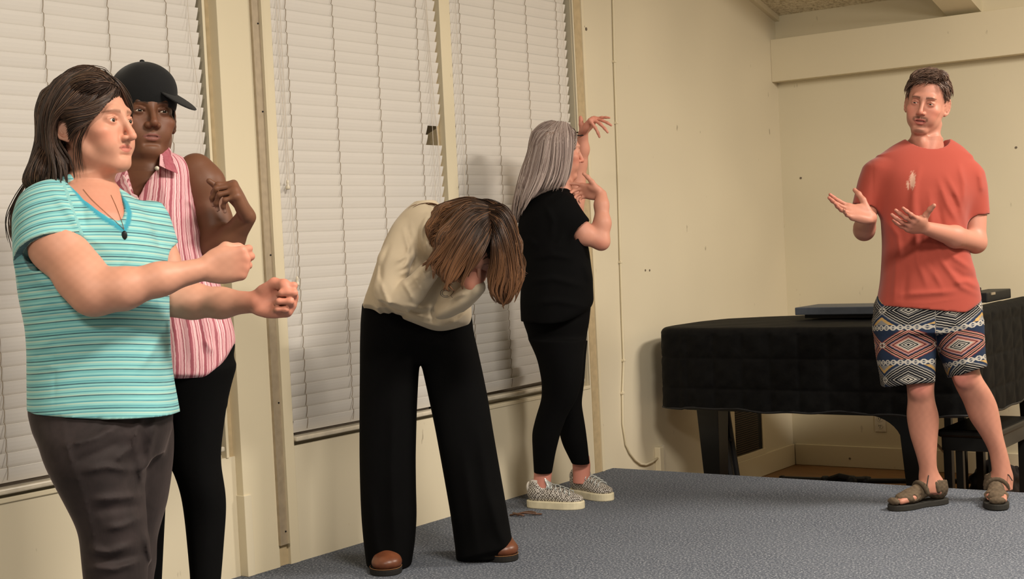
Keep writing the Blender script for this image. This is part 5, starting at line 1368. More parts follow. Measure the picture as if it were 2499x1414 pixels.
    Lg = [[p(1192, 510, .42), p(1150, 510, .44), p(1110, 545, .45), p(1076, 598, .45), p(1048, 630, .43), p(1016, 650, .42)],
          [p(1193, 518, .43), p(1150, 530, .46), p(1112, 580, .48), p(1082, 625, .46), p(1066, 650, .45), p(1076, 680, .45)],
          [p(1194, 525, .44), p(1160, 545, .48), p(1125, 600, .50), p(1100, 650, .49), p(1088, 688, .47), p(1106, 698, .47)],
          [p(1195, 535, .45), p(1172, 560, .49), p(1148, 610, .51), p(1122, 648, .50), p(1104, 684, .49), p(1090, 698, .48)],
          [p(1196, 545, .45), p(1182, 575, .50), p(1156, 618, .52), p(1136, 652, .51), p(1116, 682, .50), p(1118, 698, .49)],
          [p(1196, 555, .45), p(1184, 588, .49), p(1168, 622, .51), p(1150, 648, .50), p(1132, 672, .49), p(1126, 690, .48)]]
    Rg = [[p(1196, 505, .41), p(1225, 505, .42), p(1248, 535, .42), p(1262, 600, .40), p(1266, 660, .38), p(1268, 715, .37)],
          [p(1197, 515, .43), p(1224, 525, .45), p(1248, 570, .45), p(1260, 630, .43), p(1262, 690, .41), p(1240, 742, .40)],
          [p(1197, 530, .45), p(1218, 550, .48), p(1236, 600, .48), p(1246, 660, .46), p(1240, 710, .44), p(1222, 745, .42)],
          [p(1198, 545, .45), p(1210, 570, .49), p(1218, 620, .49), p(1212, 670, .47), p(1205, 705, .45), p(1225, 735, .43)],
          [p(1198, 555, .45), p(1203, 590, .49), p(1204, 640, .48), p(1196, 680, .46), p(1196, 710, .45), p(1208, 728, .44)]]
    strands('hair_strands', hair_between(Lg, 3000, 1, .008, 18, .013, .95, 0, 34, .013), M_hair, hair, .0010, 1, base=col)
    strands('hair_strands', hair_between(Rg, 3000, 2, .008, 18, .013, .95, 0, 30, .013), M_hair, hair, .0010, 2, base=col)
    Bk = [[p(1190, 500, .38), p(1150, 492, .36), p(1100, 505, .32), p(1065, 525, .27), p(1058, 555, .25), p(1062, 585, .25)], [p(1180, 498, .36), p(1140, 488, .33), p(1090, 500, .28), p(1058, 512, .22), p(1062, 540, .24), p(1068, 580, .26)], [p(1190, 505, .40), p(1150, 500, .40), p(1110, 520, .38), p(1080, 550, .34), p(1070, 585, .32), p(1058, 620, .32)]]
    strands('hair_strands', hair_between(Bk, 1300, 3, .006, 14, .008, .9, 0, 16, .010), M_hair, hair, .0010, 3, base=col)
    def fl(l, px, py):
        s = np.clip((px-1196)/10, -1, 1)[:, None]; t = np.clip((py-500)/120, 0, 1)[:, None]
        lf = np.array([-.9, -.25, .2])*(1-t)+np.array([-.45, -.9, .05])*t; rt = np.array([.7, -.5, .2])*(1-t)+np.array([.12, -1, 0])*t
        return np.where(s < 0, lf, rt)
    strands('hair_strands', surf_hair(hair, 3000, fl, .11, 5, 9, (.0005, .006), jit=.14), M_hair, hair, .0010, 6, base=col)
    Tp = [[p(1165, 490, .34), p(1195, 492, .37), p(1222, 505, .39), p(1245, 530, .40)], [p(1110, 510, .32), p(1150, 490, .35), p(1190, 500, .39), p(1200, 520, .42)]]
    strands('hair_strands', hair_between(Tp, 500, 7, .004, 12), M_hair, hair, .0010, 4, base=col)
    Ws = [[p(1062, 512, .22), p(1040, 500, .2), p(1015, 505, .2), p(1002, 516, .2)], [p(1095, 512, .25), p(1060, 498, .22), p(1030, 500, .2), p(1005, 512, .2)], [p(1268, 610, .38), p(1280, 640, .36), p(1276, 665, .36), p(1284, 672, .36)]]
    strands('hair_strands', np.concatenate([hair_between(Ws[:2], 12, 9, .003), hair_between([Ws[2], Ws[2]], 5, 9, .004)]), M_hair, hair, .0009, 5, base=col)
    adopt(root)
    tag(root, 'woman in wide black trousers bent over, face hidden in her hands', 'person')
build_bent()
# ------------------------------------------------------------------ blonde woman in black, seen from behind her right side
def build_blonde():
    D = 6.36
    p = lambda x, y, z=0.0: P(x, y, D-z)
    root = empty('person', to_world(P(1375, 1235, 6.4))); root.location.z = 0
    skin = lin(216, 154, 132); red = lin(206, 122, 104)
    f = Frame(p(1362, 372, 0), rot(yaw=1.80, pitch=.02, roll=.02), 1.03)
    H = Sdf(.003); head_sdf(H, f, fem=1, eyes=.5, nose=1.0, neck_to=p(1362, 480, -.01), neck_r=.05)
    H.cap(p(1362, 455, 0), p(1362, 500, 0), .06, .09, .03)
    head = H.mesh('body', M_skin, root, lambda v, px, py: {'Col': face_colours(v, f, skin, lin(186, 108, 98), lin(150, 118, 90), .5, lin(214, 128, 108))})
    def ac(v, px, py):
        c = np.tile(skin, (len(v), 1)); return {'Col': blend(c, .45*np.clip(1-np.hypot((px-1465)/25, (py-600)/25), 0, 1)+.4*np.clip((345-py)/50, 0, 1), red)}
    A = Sdf(.0028)
    A.chain([p(1405, 545, .10), p(1425, 572, .10), p(1467, 590, .10)], [.044, .045, .034], .025)
    A.chain([p(1467, 590, .10), p(1470, 545, .09), p(1468, 500, .07), p(1468, 476, .05)], [.035, .035, .029, .024], .025)
    hand_sdf(A, p(1467, 471, .05), (-.86, .14, -.32), (-.18, -.50, .82), False, ((14, 12, 8), (52, 26, 14), (62, 28, 16), (70, 30, 16)), (8, 2, -3, -7),
             thumb=((.024, .020, .006), (.052, .042, .004), (.072, .064, .0), (.084, .084, -.004)), s=.96, fat=.95)
    a1 = A.mesh('arm_r', M_skin, root, ac)
    A = Sdf(.0028)
    A.chain([p(1395, 540, -.16), p(1405, 470, -.20), p(1412, 400, -.20)], [.05, .045, .036], .025)
    A.chain([p(1412, 400, -.20), p(1420, 365, -.18), p(1423, 326, -.15)], [.036, .031, .023], .025)
    hand_sdf(A, p(1423, 322, -.15), (.45, .55, .60), (.62, -.72, .15), True, ((100, 12, 10), (76, 12, 10), (58, 10, 8), (36, 8, 6)), (10, 3, -6, -14),
             thumb=((.020, .018, -.004), (.022, .036, -.024), (.016, .048, -.040), (.012, .054, -.050)), s=.98, fat=.92)
    a2 = A.mesh('arm_l', M_skin, root, ac)
    L = Sdf(.0032)
    L.rows(6.38, [(1135, 1303, 1350, 0, .042), (1155, 1303, 1347, 0, .036), (1187, 1302, 1344, 0, .036), (1200, 1302, 1344, 0, .036)], 0, 2); l1 = L.mesh('ankle', M_skin, root, lambda v, px, py: {'Col': np.tile(lin(206, 138, 122), (len(v), 1))})
    L = Sdf(.0032)
    L.rows(6.575, [(1112, 1392, 1438, 0, .042), (1135, 1397, 1441, 0, .036), (1160, 1398, 1440, 0, .036), (1180, 1398, 1440, 0, .036)], 0, 2); l2 = L.mesh('ankle', M_skin, root, lambda v, px, py: {'Col': np.tile(lin(206, 138, 122), (len(v), 1))})
    body = join([head, a1, a2, l1, l2], 'body'); body['label'] = 'fair skin of face, arms and ankles'
    eyeballs(f, root)
    br = [p(1410+.0+14*math.cos(a)+4, 325+4*math.sin(a)+2, -.15+.030*math.sin(a)) for a in np.linspace(0, 2*math.pi, 20, endpoint=False)]
    loop_tube('bracelet', br, .0028, M_dark, root)
    # black T-shirt
    S = Sdf(.0045)
    S.rows(D, [(462, 1330, 1392, -.01, .08), (475, 1305, 1400, -.01, .13), (495, 1285, 1410, -.01, .165), (530, 1268, 1420, .0, .18), (560, 1262, 1425, .0, .18), (612, 1270, 1438, .0, .18), (680, 1272, 1446, .0, .18), (738, 1269, 1449, .0, .185), (800, 1272, 1448, .0, .19)], 0, 2.3)
    S.stack(p(1345, 490, .10), p(1412, 562, .12), (.7, .75, 0), [(0, 0, .03, 0, .03), (.15, 0, .062, 0, .06), (.5, 0, .068, 0, .068), (1, .004, .062, 0, .064)], .05)
    S.stack(p(1398, 546, .115), p(1422, 573, .125), (.7, .75, 0), [(0, .004, .052, 0, .054), (1, .004, .056, 0, .058)], .004, op='s')
    S.plane(p(1275, 785, .0), (-.06, -1, 0)); S.plane(p(1400, 775, 0), (.5, -1, 0), .04)
    for q in ([(1300, 630), (1350, 622), (1400, 632)], [(1290, 690), (1350, 680), (1430, 700)], [(1380, 560), (1360, 600), (1330, 620)], [(1300, 740), (1360, 735), (1430, 748)], [(1330, 500), (1350, 540), (1345, 580)], [(1280, 580), (1310, 600)], [(1425, 640), (1440, 690)]): S.fold(q, .007, 8, zmin=-D)
    S.mesh('t_shirt', M_black_cloth, root)
    # leggings
    T = Sdf(.005)
    T.rows(6.40, [(745, 1274, 1442, 0, .17), (785, 1276, 1438, 0, .17), (830, 1292, 1430, 0, .15), (890, 1330, 1412, 0, .10)], 0, 2.2)
    T.rows(6.36, [(830, 1292, 1425, .03, .12), (880, 1312, 1424, .03, .115), (930, 1322, 1420, .03, .105), (973, 1322, 1408, .03, .09), (1013, 1309, 1384, .02, .082), (1056, 1298, 1368, .01, .08), (1104, 1300, 1356, .0, .066), (1156, 1303, 1347, -.01, .047)], .03, 2.1)
    T.rows(6.54, [(830, 1320, 1434, .03, .12), (880, 1330, 1429, .03, .11), (930, 1345, 1426, .02, .10), (984, 1350, 1419, .02, .086), (1045, 1362, 1429, .0, .08), (1085, 1372, 1434, .0, .07), (1133, 1396, 1439, .0, .048)], .02, 2.1)
    T.mesh('leggings', M_black_cloth, root)
    # sneakers
    t = NT('silver_glitter', .5, .5); v = t.coord(); n = t.noise(v, 12, 2); w = t.n('ShaderNodeTexChecker'); w.inputs['Scale'].default_value = 150; t.l(t.mix(.012, v, t.n('ShaderNodeTexNoise').outputs['Color'], 'ADD'), w.inputs[0])
    w.inputs[1].default_value = srgb(74, 68, 62); w.inputs[2].default_value = srgb(226, 220, 212)
    M_glit = t.color(t.mix(t.math('MULTIPLY', n, .5), w.outputs[0], srgb(120, 110, 100)))
    M_cream = plain('cream_rubber', srgb(222, 212, 182), .6); M_lace = plain('silver_lace', srgb(206, 212, 212), .35, .5, .5); M_white = plain('white_canvas', srgb(222, 216, 208), .8)
    for heel, toe, D2 in (((1290, 1238), (1430, 1242), 0), ((1398, 1208), (1497, 1224), 0)):
        F, Lh = foot_frame(heel, toe); F.o = F.o+F.R@np.array([0, 0, .030])
        s = Sdf(.0032)
        s.ell(F((0, .045, .032)), (.036, .046, .042), F.R, 0); s.ell(F((0, .12, .028)), (.040, .08, .036), F.R, .03); s.ell(F((0, .20, .012)), (.044, .060, .024), F.R, .03)
        s.cap(F((0, .05, .05)), F((0, .045, .072)), .038, .036, .02); s.cap(F((0, .052, .08)), F((0, .05, .12)), .029, .031, .004, 's')
        s.plane(F((0, 0, -.004)), F.R@np.array([0, 0, -1.0]), .002)
        sh = s.mesh('sneaker', M_glit, root)
        outline_solid(F, [(a, b-.006) for a, b in sole_pts(.272, .050, waist=1.0)], -.030, .004, 'sole', M_cream, sh, .004)
        q = Sdf(.003); q.stack(F((0, .112, .056)), F((0, .086, .116)), F.R[:, 0], [(0, 0, .026, 0, .008), (.6, 0, .027, 0, .007), (1, 0, .018, 0, .006)], 0); q.mesh('tongue', M_lace, sh)
        q = Sdf(.003); q.ell(F((0, .008, .060)), (.022, .012, .026), F.R, 0); q.mesh('heel_tab', M_white, sh)
        q = Sdf(.003); q.stack(F((0, .052, .050)), F((0, .048, .096)), F.R[:, 0], [(0, 0, .031, 0, .034), (1, 0, .030, 0, .033)], 0); q.mesh('sock', M_white, sh)
        for i in range(6):
            y, z = .096+i*.021, (.068, .067, .064, .058, .051, .042)[i]
            MB().tube([to_world(F((sx*.030, y+.006*(abs(sx) > .5), z+.010*(1-abs(sx))-.012*(abs(sx) > .8)))) for sx in np.linspace(-1, 1, 9)], .0028, 6).build('lace', M_lace, sh, smooth=True)
    # hair: long, straight, silver blonde
    hb = Sdf(.0035)
    e = lambda c, r, k=.02, op='u': hb.ell(f(c), np.array(r)*f.s, f.R, k, op)
    e((0, .040, -.020), (.086, .094, .100)); 
    hb.rows(D, [(330, 1305, 1392, .02, .085), (375, 1288, 1394, .02, .09), (420, 1272, 1390, .02, .09), (455, 1262, 1380, .03, .085), (480, 1256, 1330, .0, .09), (510, 1250, 1290, -.03, .07), (540, 1250, 1272, -.04, .04)], .03, 2.2)
    e((.0, -.03, .115), (.09, .10, .075), .012, 's')
    hair = hb.mesh('hair', M_hairbase, root, lambda v, px, py: {'Col': np.tile(lin(150, 130, 120), (len(v), 1))})
    G = [[p(1388, 304, .03), p(1396, 330, .075), p(1397, 370, .085), p(1393, 415, .085), p(1380, 460, .09)],
         [p(1380, 301, .05), p(1382, 335, .10), p(1382, 380, .11), p(1376, 425, .11), p(1362, 460, .115)],
         [p(1370, 299, .05), p(1360, 335, .11), p(1358, 385, .125), p(1350, 430, .125), p(1335, 458, .135)],
         [p(1360, 299, .04), p(1338, 330, .10), p(1330, 380, .12), p(1318, 430, .12), p(1298, 475, .14), p(1282, 505, .14)],
         [p(1352, 300, .02), p(1320, 325, .07), p(1305, 375, .09), p(1292, 430, .095), p(1275, 480, .11), p(1262, 530, .11)],
         [p(1345, 302, -.02), p(1306, 325, .02), p(1289, 375, .03), p(1272, 430, .03), p(1255, 485, .03), p(1250, 545, .02)]]
    col = hair_cols(lin(142, 122, 116), lin(214, 198, 190), lin(112, 92, 86), .12)
    strands('hair_strands', hair_between(G, 3400, 1, .004, 16, .003, .6, 0, 70, .007), M_hair, hair, .0009, 1, base=col)
    def fl(l, px, py):
        t = np.clip((py-300)/80, 0, 1)[:, None]; s = np.clip((px-1374)/45, -1, .5)[:, None]
        return np.array([1.0, 0, 0])*s*(1-t)+np.array([-.28, 0, 0])*t*(px < 1375)[:, None]+np.array([0, -.8, .1])
    strands('hair_strands', surf_hair(hair, 2200, fl, .12, 5, 9, (.0005, .004), jit=.06), M_hair, hair, .0009, 3, base=col)
    reg = lambda q, r: q[1] > .0 and (q[2] < .07)
    sc = scalp_hair(f, 300, reg, lambda q: np.array([np.sign(q[0])*.8, -.6, -.25]), lambda q: .09, 9, .06, 9, rad=(.087, .097, .102), jit=.05, droop=.4)
    strands('hair_strands', sc, M_hair, hair, .0013, 2, base=hair_cols(lin(112, 92, 86), lin(190, 172, 162)))
    adopt(root)
    tag(root, 'blonde woman in black T-shirt and leggings with one hand raised', 'person')
build_blonde()
# ------------------------------------------------------------------ man in a rust T-shirt and patterned shorts, right of frame
def build_man():
    D = 5.98
    p = lambda x, y, z=0.0: P(x, y, D-z)
    root = empty('person', to_world(P(2300, 1245, 5.95)))
    skin = lin(188, 130, 110); red = lin(184, 100, 86)
    # head
    R = rot(yaw=-0.421, pitch=0.22, roll=0.185); f = Frame(p(2260.7, 254, 0.0), R, (1.0, 1.06, 1.05))
    H = Sdf(0.0019); head_sdf(H, f, fem=0.0, nose=1.05, jaw=.86, lips=0.9, open_mouth=0.55, eyes=0.32, neck_to=p(2262, 385, -0.045), neck_r=0.056)
    H.cap(p(2290, 305, 0.0), p(2268, 385, 0.035), .012, .010, .02)       # tendon of the neck
    H.cap(p(2232, 320, 0.0), p(2256, 388, 0.035), .011, .010, .02)
    H.ell(p(2250, 348, 0.035), (.012, .016, .010), None, .02)              # throat
    H.stack(p(2262, 345), p(2262, 440), (1, 0, 0), [(0, 0, .062, -.035, .055), (.4, 0, .085, -.03, .06), (1, 0, .13, -.02, .085)], .05)
    def hc(v, px, py):
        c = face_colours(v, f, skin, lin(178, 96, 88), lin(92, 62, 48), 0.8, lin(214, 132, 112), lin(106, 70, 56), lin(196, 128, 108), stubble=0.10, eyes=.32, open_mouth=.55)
        return {'Col': blend(c, 0.35*np.clip((py-330)/40, 0, 1), red)}
    head = H.mesh('body', M_skin, root, hc, smooth_it=1)
    # his right arm: elbow back, forearm towards us, open hand to the left
    A = Sdf(0.0028)
    A.chain([p(2126, 462, -.018), p(2120, 490, -.018), p(2109, 562, .01)], [.040, .043, .040], .02)
    A.chain([p(2109, 562, .01), p(2110, 556, .10), p(2124, 532, .215)], [.042, .041, .027], .02)
    hand_sdf(A, p(2126, 531, .225), (-.93, .24, .18), (.28, .58, .75), False, ((4, 10, 6), (8, 12, 8), (14, 16, 10), (22, 18, 12)), (10, 3, -5, -13),
             thumb=((.026, .020, .010), (.058, .040, .020), (.084, .056, .020), (.106, .068, .014)), s=1.06)
    arm1 = A.mesh('arm_r', M_skin, root, lambda v, px, py: {'Col': blend(np.tile(skin, (len(v), 1)), 0.45*np.clip((2070-px)/50, 0, 1), red)})
    # his left arm: bent across, palm turned in
    A = Sdf(0.0028)
    A.chain([p(2378, 470, -.012), p(2381, 505, -.01), p(2381, 592, .02)], [.042, .046, .041], .02)
    A.chain([p(2381, 592, .02), p(2330, 578, .13), p(2256, 556, .235)], [.043, .043, .026], .022)
    hand_sdf(A, p(2252, 555, .24), (-.66, .12, .70), (-.46, .72, -.52), True, ((10, 16, 12), (14, 20, 14), (20, 22, 16), (26, 24, 16)), (5, 1, -4, -9),
             thumb=((.024, .020, .010), (.050, .030, .012), (.078, .044, .010), (.100, .052, .006)), s=1.04)
    arm2 = A.mesh('arm_l', M_skin, root, lambda v, px, py: {'Col': blend(np.tile(skin, (len(v), 1)), 0.4*np.clip((2250-px)/50, 0, 1), red)})
    # legs
    L1 = Sdf(0.0035)
    L1.rows(6.0, [(880, 2200, 2282, .0, .075), (935, 2214, 2279, .01, .068), (952, 2215, 2277, .012, .066), (980, 2217, 2280, .005, .062), (1013, 2213, 2290, -.012, .068), (1040, 2217, 2290, -.014, .066), (1066, 2222, 2287, -.01, .058), (1118, 2239, 2284, .0, .044), (1150, 2246, 2286, .0, .040), (1180, 2246, 2292, .005, .045), (1200, 2246, 2294, .005, .045)], .0, 2.0)
    L1.ell(P(2243, 950, 5.945), (.040, .040, .030), None, .03)
    F1, _ = foot_frame((2312, 1228), (2180, 1247), 1.0); F1.o = F1.o+F1.R@np.array([0, .012, .026])
    foot_sdf(L1, F1, 0, .02, L=1.02); L1.cap(F1((0, .05, .05)), P(2268, 1165, 6.02), .036, .036, .03)
    def lc(v, px, py):
        c = np.tile(skin, (len(v), 1)); c = blend(c, 0.5*np.clip(1-np.hypot((px-2245)/40, (py-945)/35), 0, 1)+0.5*np.clip(1-np.hypot((px-2345)/45, (py-925)/35), 0, 1), lin(196, 104, 100))
        n = np.sin(px*.35+np.sin(py*.08)*2)*np.sin(py*.21); return {'Col': c*(0.98+0.04*n)[:, None]}
    leg1 = L1.mesh('leg_r', M_skin, root, lc)
    L2 = Sdf(0.0035)
    L2.rows(5.98, [(840, 2300, 2385, .0, .080), (900, 2318, 2387, .02, .070), (919, 2323, 2392, .022, .066), (945, 2332, 2412, .018, .064), (983, 2353, 2431, -.005, .066), (1026, 2367, 2440, -.012, .064), (1061, 2393, 2445, -.01, .055), (1101, 2415, 2456, -.004, .044), (1140, 2421, 2466, .0, .040), (1175, 2424, 2470, .004, .044), (1195, 2424, 2470, .004, .046)], .0, 2.0)
    L2.ell(P(2352, 922, 5.91), (.040, .042, .028), None, .03)
    F2, _ = foot_frame((2448, 1218), (2464, 1252), 1.0)
    F2.R = W2L@np.stack([nrm(np.cross((0.30, -.95, 0), (0, 0, 1))), nrm((0.30, -.95, 0)), np.array([0, 0, 1.0])], 1)
    F2.o = W2L@(np.array([2.005, 6.075, .028])-CAM)
    foot_sdf(L2, F2, 0, .02, L=1.02); L2.cap(F2((0, .05, .05)), P(2447, 1165, 6.0), .036, .036, .03)
    leg2 = L2.mesh('leg_l', M_skin, root, lc)
    body = join([head, arm1, arm2, leg1, leg2], 'body'); body['label'] = 'fair skin of head, arms and legs'
    eyeballs(f, root, (-.12, -.20, 1))
    # T-shirt
    S = Sdf(0.0048)
    S.rows(D, [(338, 2208, 2320, -.03, .040), (350, 2182, 2342, -.03, .062), (362, 2160, 2358, -.02, .075), (376, 2150, 2366, -.015, .088), (395, 2142, 2372, -.01, .098), (430, 2140, 2376, .005, .112), (480, 2143, 2374, .008, .120), (530, 2151, 2356, .008, .120), (590, 2155, 2358, .008, .120), (630, 2154, 2367, .005, .122), (690, 2150, 2384, .0, .128), (765, 2136, 2398, -.002, .134)], .0, 2.3)
    S.stack(p(2142, 385, -.02), p(2113, 505, -.015), (1, 0.15, 0), [(0, .02, .018, 0, .03), (.08, .012, .040, 0, .055), (.22, .002, .052, 0, .070), (.5, -.004, .052, 0, .066), (1, -.004, .052, 0, .060)], .05)
    S.stack(p(2366, 392, -.02), p(2381, 528, -.012), (1, 0.20, 0), [(0, -.02, .018, 0, .03), (.08, -.012, .042, 0, .055), (.22, -.002, .056, 0, .072), (.5, 0.002, .058, 0, .070), (1, 0, .057, 0, .064)], .05)
    S.stack(p(2379, 505, -.012), p(2382, 545, -.012), (1, 0.20, 0), [(0, 0, .050, 0, .056), (1, 0, .053, 0, .058)], .004, op='s')
    S.stack(p(2118, 485, -.015), p(2110, 520, -.015), (1, 0.15, 0), [(0, 0, .045, 0, .052), (1, 0, .048, 0, .055)], .004, op='s')
    S.ell(p(2263, 346, -.02), (.089, .075, .082), rot(pitch=0.5), .006, 's')
    S.plane(p(2139, 746), (-.085, -1, 0)); S.plane(p(2394, 732), (.55, -1, 0), .01)
    for q in ([(2235, 450), (2232, 540), (2240, 640), (2262, 700)], [(2268, 470), (2275, 560), (2300, 640), (2345, 700), (2390, 720)], [(2290, 440), (2312, 500), (2335, 540)], [(2310, 430), (2335, 480), (2350, 530)], [(2250, 560), (2262, 640), (2300, 705)], [(2300, 590), (2330, 630), (2375, 660)], [(2330, 690), (2360, 688), (2392, 705)], [(2200, 720), (2260, 716), (2330, 712)], [(2340, 400), (2352, 450), (2350, 500)], [(2190, 600), (2186, 680), (2180, 738)], [(2390, 420), (2398, 470)], [(2245, 410), (2228, 470), (2222, 540)], [(2165, 540), (2190, 575), (2200, 640)]):
        S.fold(q, .0065, 7, zmin=-D)
    for q in ([(2246, 500), (2252, 600), (2285, 690)], [(2285, 480), (2300, 560), (2330, 610)], [(2320, 655), (2350, 675), (2385, 680)], [(2212, 640), (2206, 735)], [(2345, 540), (2362, 600)], [(2320, 470), (2342, 515)]):
        S.fold(q, -.006, 8, zmin=-D)
    S.fold([(2139, 737), (2260, 741), (2345, 728)], .0012, 2.5)
    def sc(v, px, py):
        c = np.tile(lin(162, 72, 59), (len(v), 1)); n = np.sin(px*.9+np.sin(py*.31)*2.0)*np.sin(py*.47+px*.13)
        a = np.clip(1-np.hypot((px-2227)/9.5, (py-440)/26), 0, 1); b = np.clip(1-np.hypot((px-2216)/5, (py-452)/16), 0, 1)
        m = np.clip((np.maximum(a, b*0.8)*1.9+0.4*n-0.25)*2, 0, 1)*(v[:, 2] > -D)*(np.maximum(a, b) > .02)
        c = blend(c, 0.7*m, lin(214, 180, 158)); return {'Col': c}
    t = NT('rust_cotton', 0.9, 0.15); cc = t.attr('Col', 'Color'); w = t.noise(t.coord(), 6, 4)
    cc = t.mix(t.math('MULTIPLY', w, 0.35), cc, t.mix(1.0, cc, (0.80, 0.72, 0.70, 1), 'MULTIPLY')); t.b.inputs['Sheen Weight'].default_value = 0.2
    t.bump(t.noise(t.coord(), 90, 3), 0.05, 0.002); M_shirt = t.color(cc)
    shirt = S.mesh('t_shirt', M_shirt, root, sc)
    ring = []
    for a in np.linspace(0, 2*math.pi, 40, endpoint=False):
        q = Frame(p(2263, 346, -.02), rot(pitch=0.5))((.0895*math.cos(a), .012-.030*(math.sin(a) < -2), .0825*math.sin(a))); ring.append(q)
    # shorts
    S = Sdf(0.0048)
    S.rows(5.99, [(715, 2146, 2388, 0, .118), (745, 2134, 2394, 0, .130), (790, 2132, 2396, 0, .135), (812, 2134, 2397, 0, .132)], .0, 2.3)
    S.rows(6.0, [(780, 2132, 2276, .005, .115), (811, 2134, 2279, .01, .112), (870, 2140, 2280, .015, .105), (905, 2147, 2279, .015, .104), (955, 2155, 2279, .015, .104)], .012, 2.4)
    S.rows(5.98, [(780, 2270, 2396, .01, .115), (811, 2277, 2397, .015, .112), (868, 2295, 2400, .02, .106), (890, 2306, 2404, .022, .105), (935, 2322, 2411, .022, .105)], .012, 2.4)
    S.plane(p(2152, 942), (-.07, -1, 0)) if False else None
    S.rows(6.0, [(915, 2168, 2268, .015, .090), (965, 2168, 2268, .015, .09)], .0, 2.2, op='s')
    S.rows(5.98, [(880, 2318, 2392, .022, .090), (945, 2328, 2402, .022, .09)], .0, 2.2, op='s')
    # slanting hems
    def hem(x, y, z, px, py):
        line = np.where(px < 2288, 942-(px-2152)*.075, 921-(px-2318)*.30)
        return -np.clip((py-line)*0.0017, 0, 1)*1.5
    S.bump(hem)
    for q in ([(2150, 800), (2200, 815), (2262, 812)], [(2285, 800), (2330, 790), (2385, 800)], [(2277, 830), (2272, 900)], [(2180, 850), (2175, 930)], [(2350, 860), (2362, 905)]): S.fold(q, .005, 9, zmin=-D)
    c1, c2 = P(2208, 850, 6.0), P(2350, 850, 5.98)
    def sa(v, px, py):
        left = px < 2283+np.clip(py-811, 0, 200)*0.10
        x0 = np.where(left, 2208.0, 2345+np.clip(py-800, 0, 200)*.22); su = (px-x0)*5.98/FPX
        ang = np.arctan2((px-x0)*5.98/FPX, np.maximum(v[:, 2]+6.02, .01)+.02); su = np.where(v[:, 2] > -6.02, .085*ang*1.15, np.sign(su)*.2-su*.9)
        st = np.where(left, (py+.03*(px-2208))*5.98/FPX, (py+.22*(px-2345))*5.98/FPX)
        return {'su': su+np.where(left, .069, .090), 'st': -(st-1.455)}
    shorts = S.mesh('shorts', shorts_mat(), root, sa)
    # sandals
    M_strap = plain('brown_webbing', srgb(92, 78, 62), 0.85, var=0.2, scale=60); M_sole = plain('dark_rubber', srgb(44, 42, 38), 0.8)
    for F, nm, holes in ((F1, 'sandal', ((-.050, .222), (-.048, .180), (-.046, .140), (-.044, .095), (.045, .20), (.045, .15), (.045, .10))), (F2, 'sandal', ((-.046, .215), (-.046, .170), (-.046, .125), (.046, .21), (.046, .17), (.048, .13), (.046, .09)))):
        sd = Sdf(0.0035); foot_sdf(sd, F, .0055, .02, toes=False, L=1.02)
        sd.cap(F((0, .045, .055)), F((0, .040, .10)), .046, .044, .02)
        sd.cap(F((0, .04, .125)), F((0, .035, .17)), .06, .06, .004, 's')
        sd.ell(F((0, .262, .012)), np.array((.034, .018, .016)), F.R, .01)
        for x, y in holes: sd.ell(F((x, y, .026)), (.022, .0105, .012), F.R@rot(roll=-.35 if x < 0 else .35), .003, 's')
        sd.ell(F((0, .005, .075)), (.030, .022, .010), F.R, .004, 's')
        sd.bump(lambda x, y, z, px, py: .0012*np.sin(px*.55)*np.sin(py*.6))
        up = sd.mesh(nm, M_strap, root)
        outline_solid(F, [(x, y-.012) for x, y in sole_pts(.295, .052)], -.026, -.002, 'sole', M_sole, up, .004, .0)
        st = Sdf(0.003)
        for y0, z0, y1, z1, w in ((.065, .075, .095, .062, .010), (.12, .055, .15, .046, .009)):
            a = np.linspace(-1.35, 1.35, 11); pts = [F((.046*math.sin(t), y0+.012*math.cos(t), (z0+.012)*math.cos(t)*.75+.026)) for t in a]
            st.chain(pts, [w]*11, .004)
        st.mesh('strap', plain('olive_strap', srgb(78, 66, 52), 0.9), up)
        MB().tube([to_world(F((-.01, .085, .098))), to_world(F((-.025, .10, .105))), to_world(F((-.05, .125, .092))), to_world(F((-.062, .14, .072)))], .0022, 6).build('cord_end', M_sole, up)
    # hair: swept over, dark brown
    hb = Sdf(0.003)
    e = lambda c, r, k=.02, op='u': hb.ell(f(c), np.array(r)*f.s, f.R, k, op)
    e((0, .044, -.026), (.081, .084, .090)); e((.012, .112, .028), (.062, .026, .048), .03); e((-.04, .098, .040), (.03, .022, .035), .02)
    e((0, -.018, .105), (.088, .090, .070), .012, 's'); e((0, -.060, -.01), (.12, .060, .10), .02, 's')
    e((.080, -.01, .012), (.03, .035, .018), .008, 's'); e((-.080, -.01, .012), (.03, .035, .018), .008, 's')
    base = lambda v, px, py: {'Col': np.tile(lin(58, 42, 34), (len(v), 1))}
    hr = hb.mesh('hair', M_hairbase, root, base)
    reg = lambda q, r: (q[1] > .075-.9*max(0, q[2]-.045)*-.5 and q[2] < .075 and q[1] > .06) or (q[1] > .0 and q[2] < .03-.3*(q[1] < .03)) and not (abs(q[0]) > .06 and q[1] < .03 and q[2] > -.02) and q[1] > -.055
    flow = lambda q: np.array([-.55 if q[0] < .03 else .6, -.15-(.8 if q[1] < .07 else 0), -.15+(.25 if q[2] > .02 else -.4)])
    ln = lambda q: .055 if q[1] > .07 else .026
    cv = scalp_hair(f, 2600, reg, flow, ln, 3, .45, 8, rad=(.081, .093, .098), droop=.3)
    hcol = hair_cols(lin(72, 52, 43), lin(142, 114, 97))
    strands('hair_strands', cv[:900], M_hair, hr, .0011, 1, base=hcol)
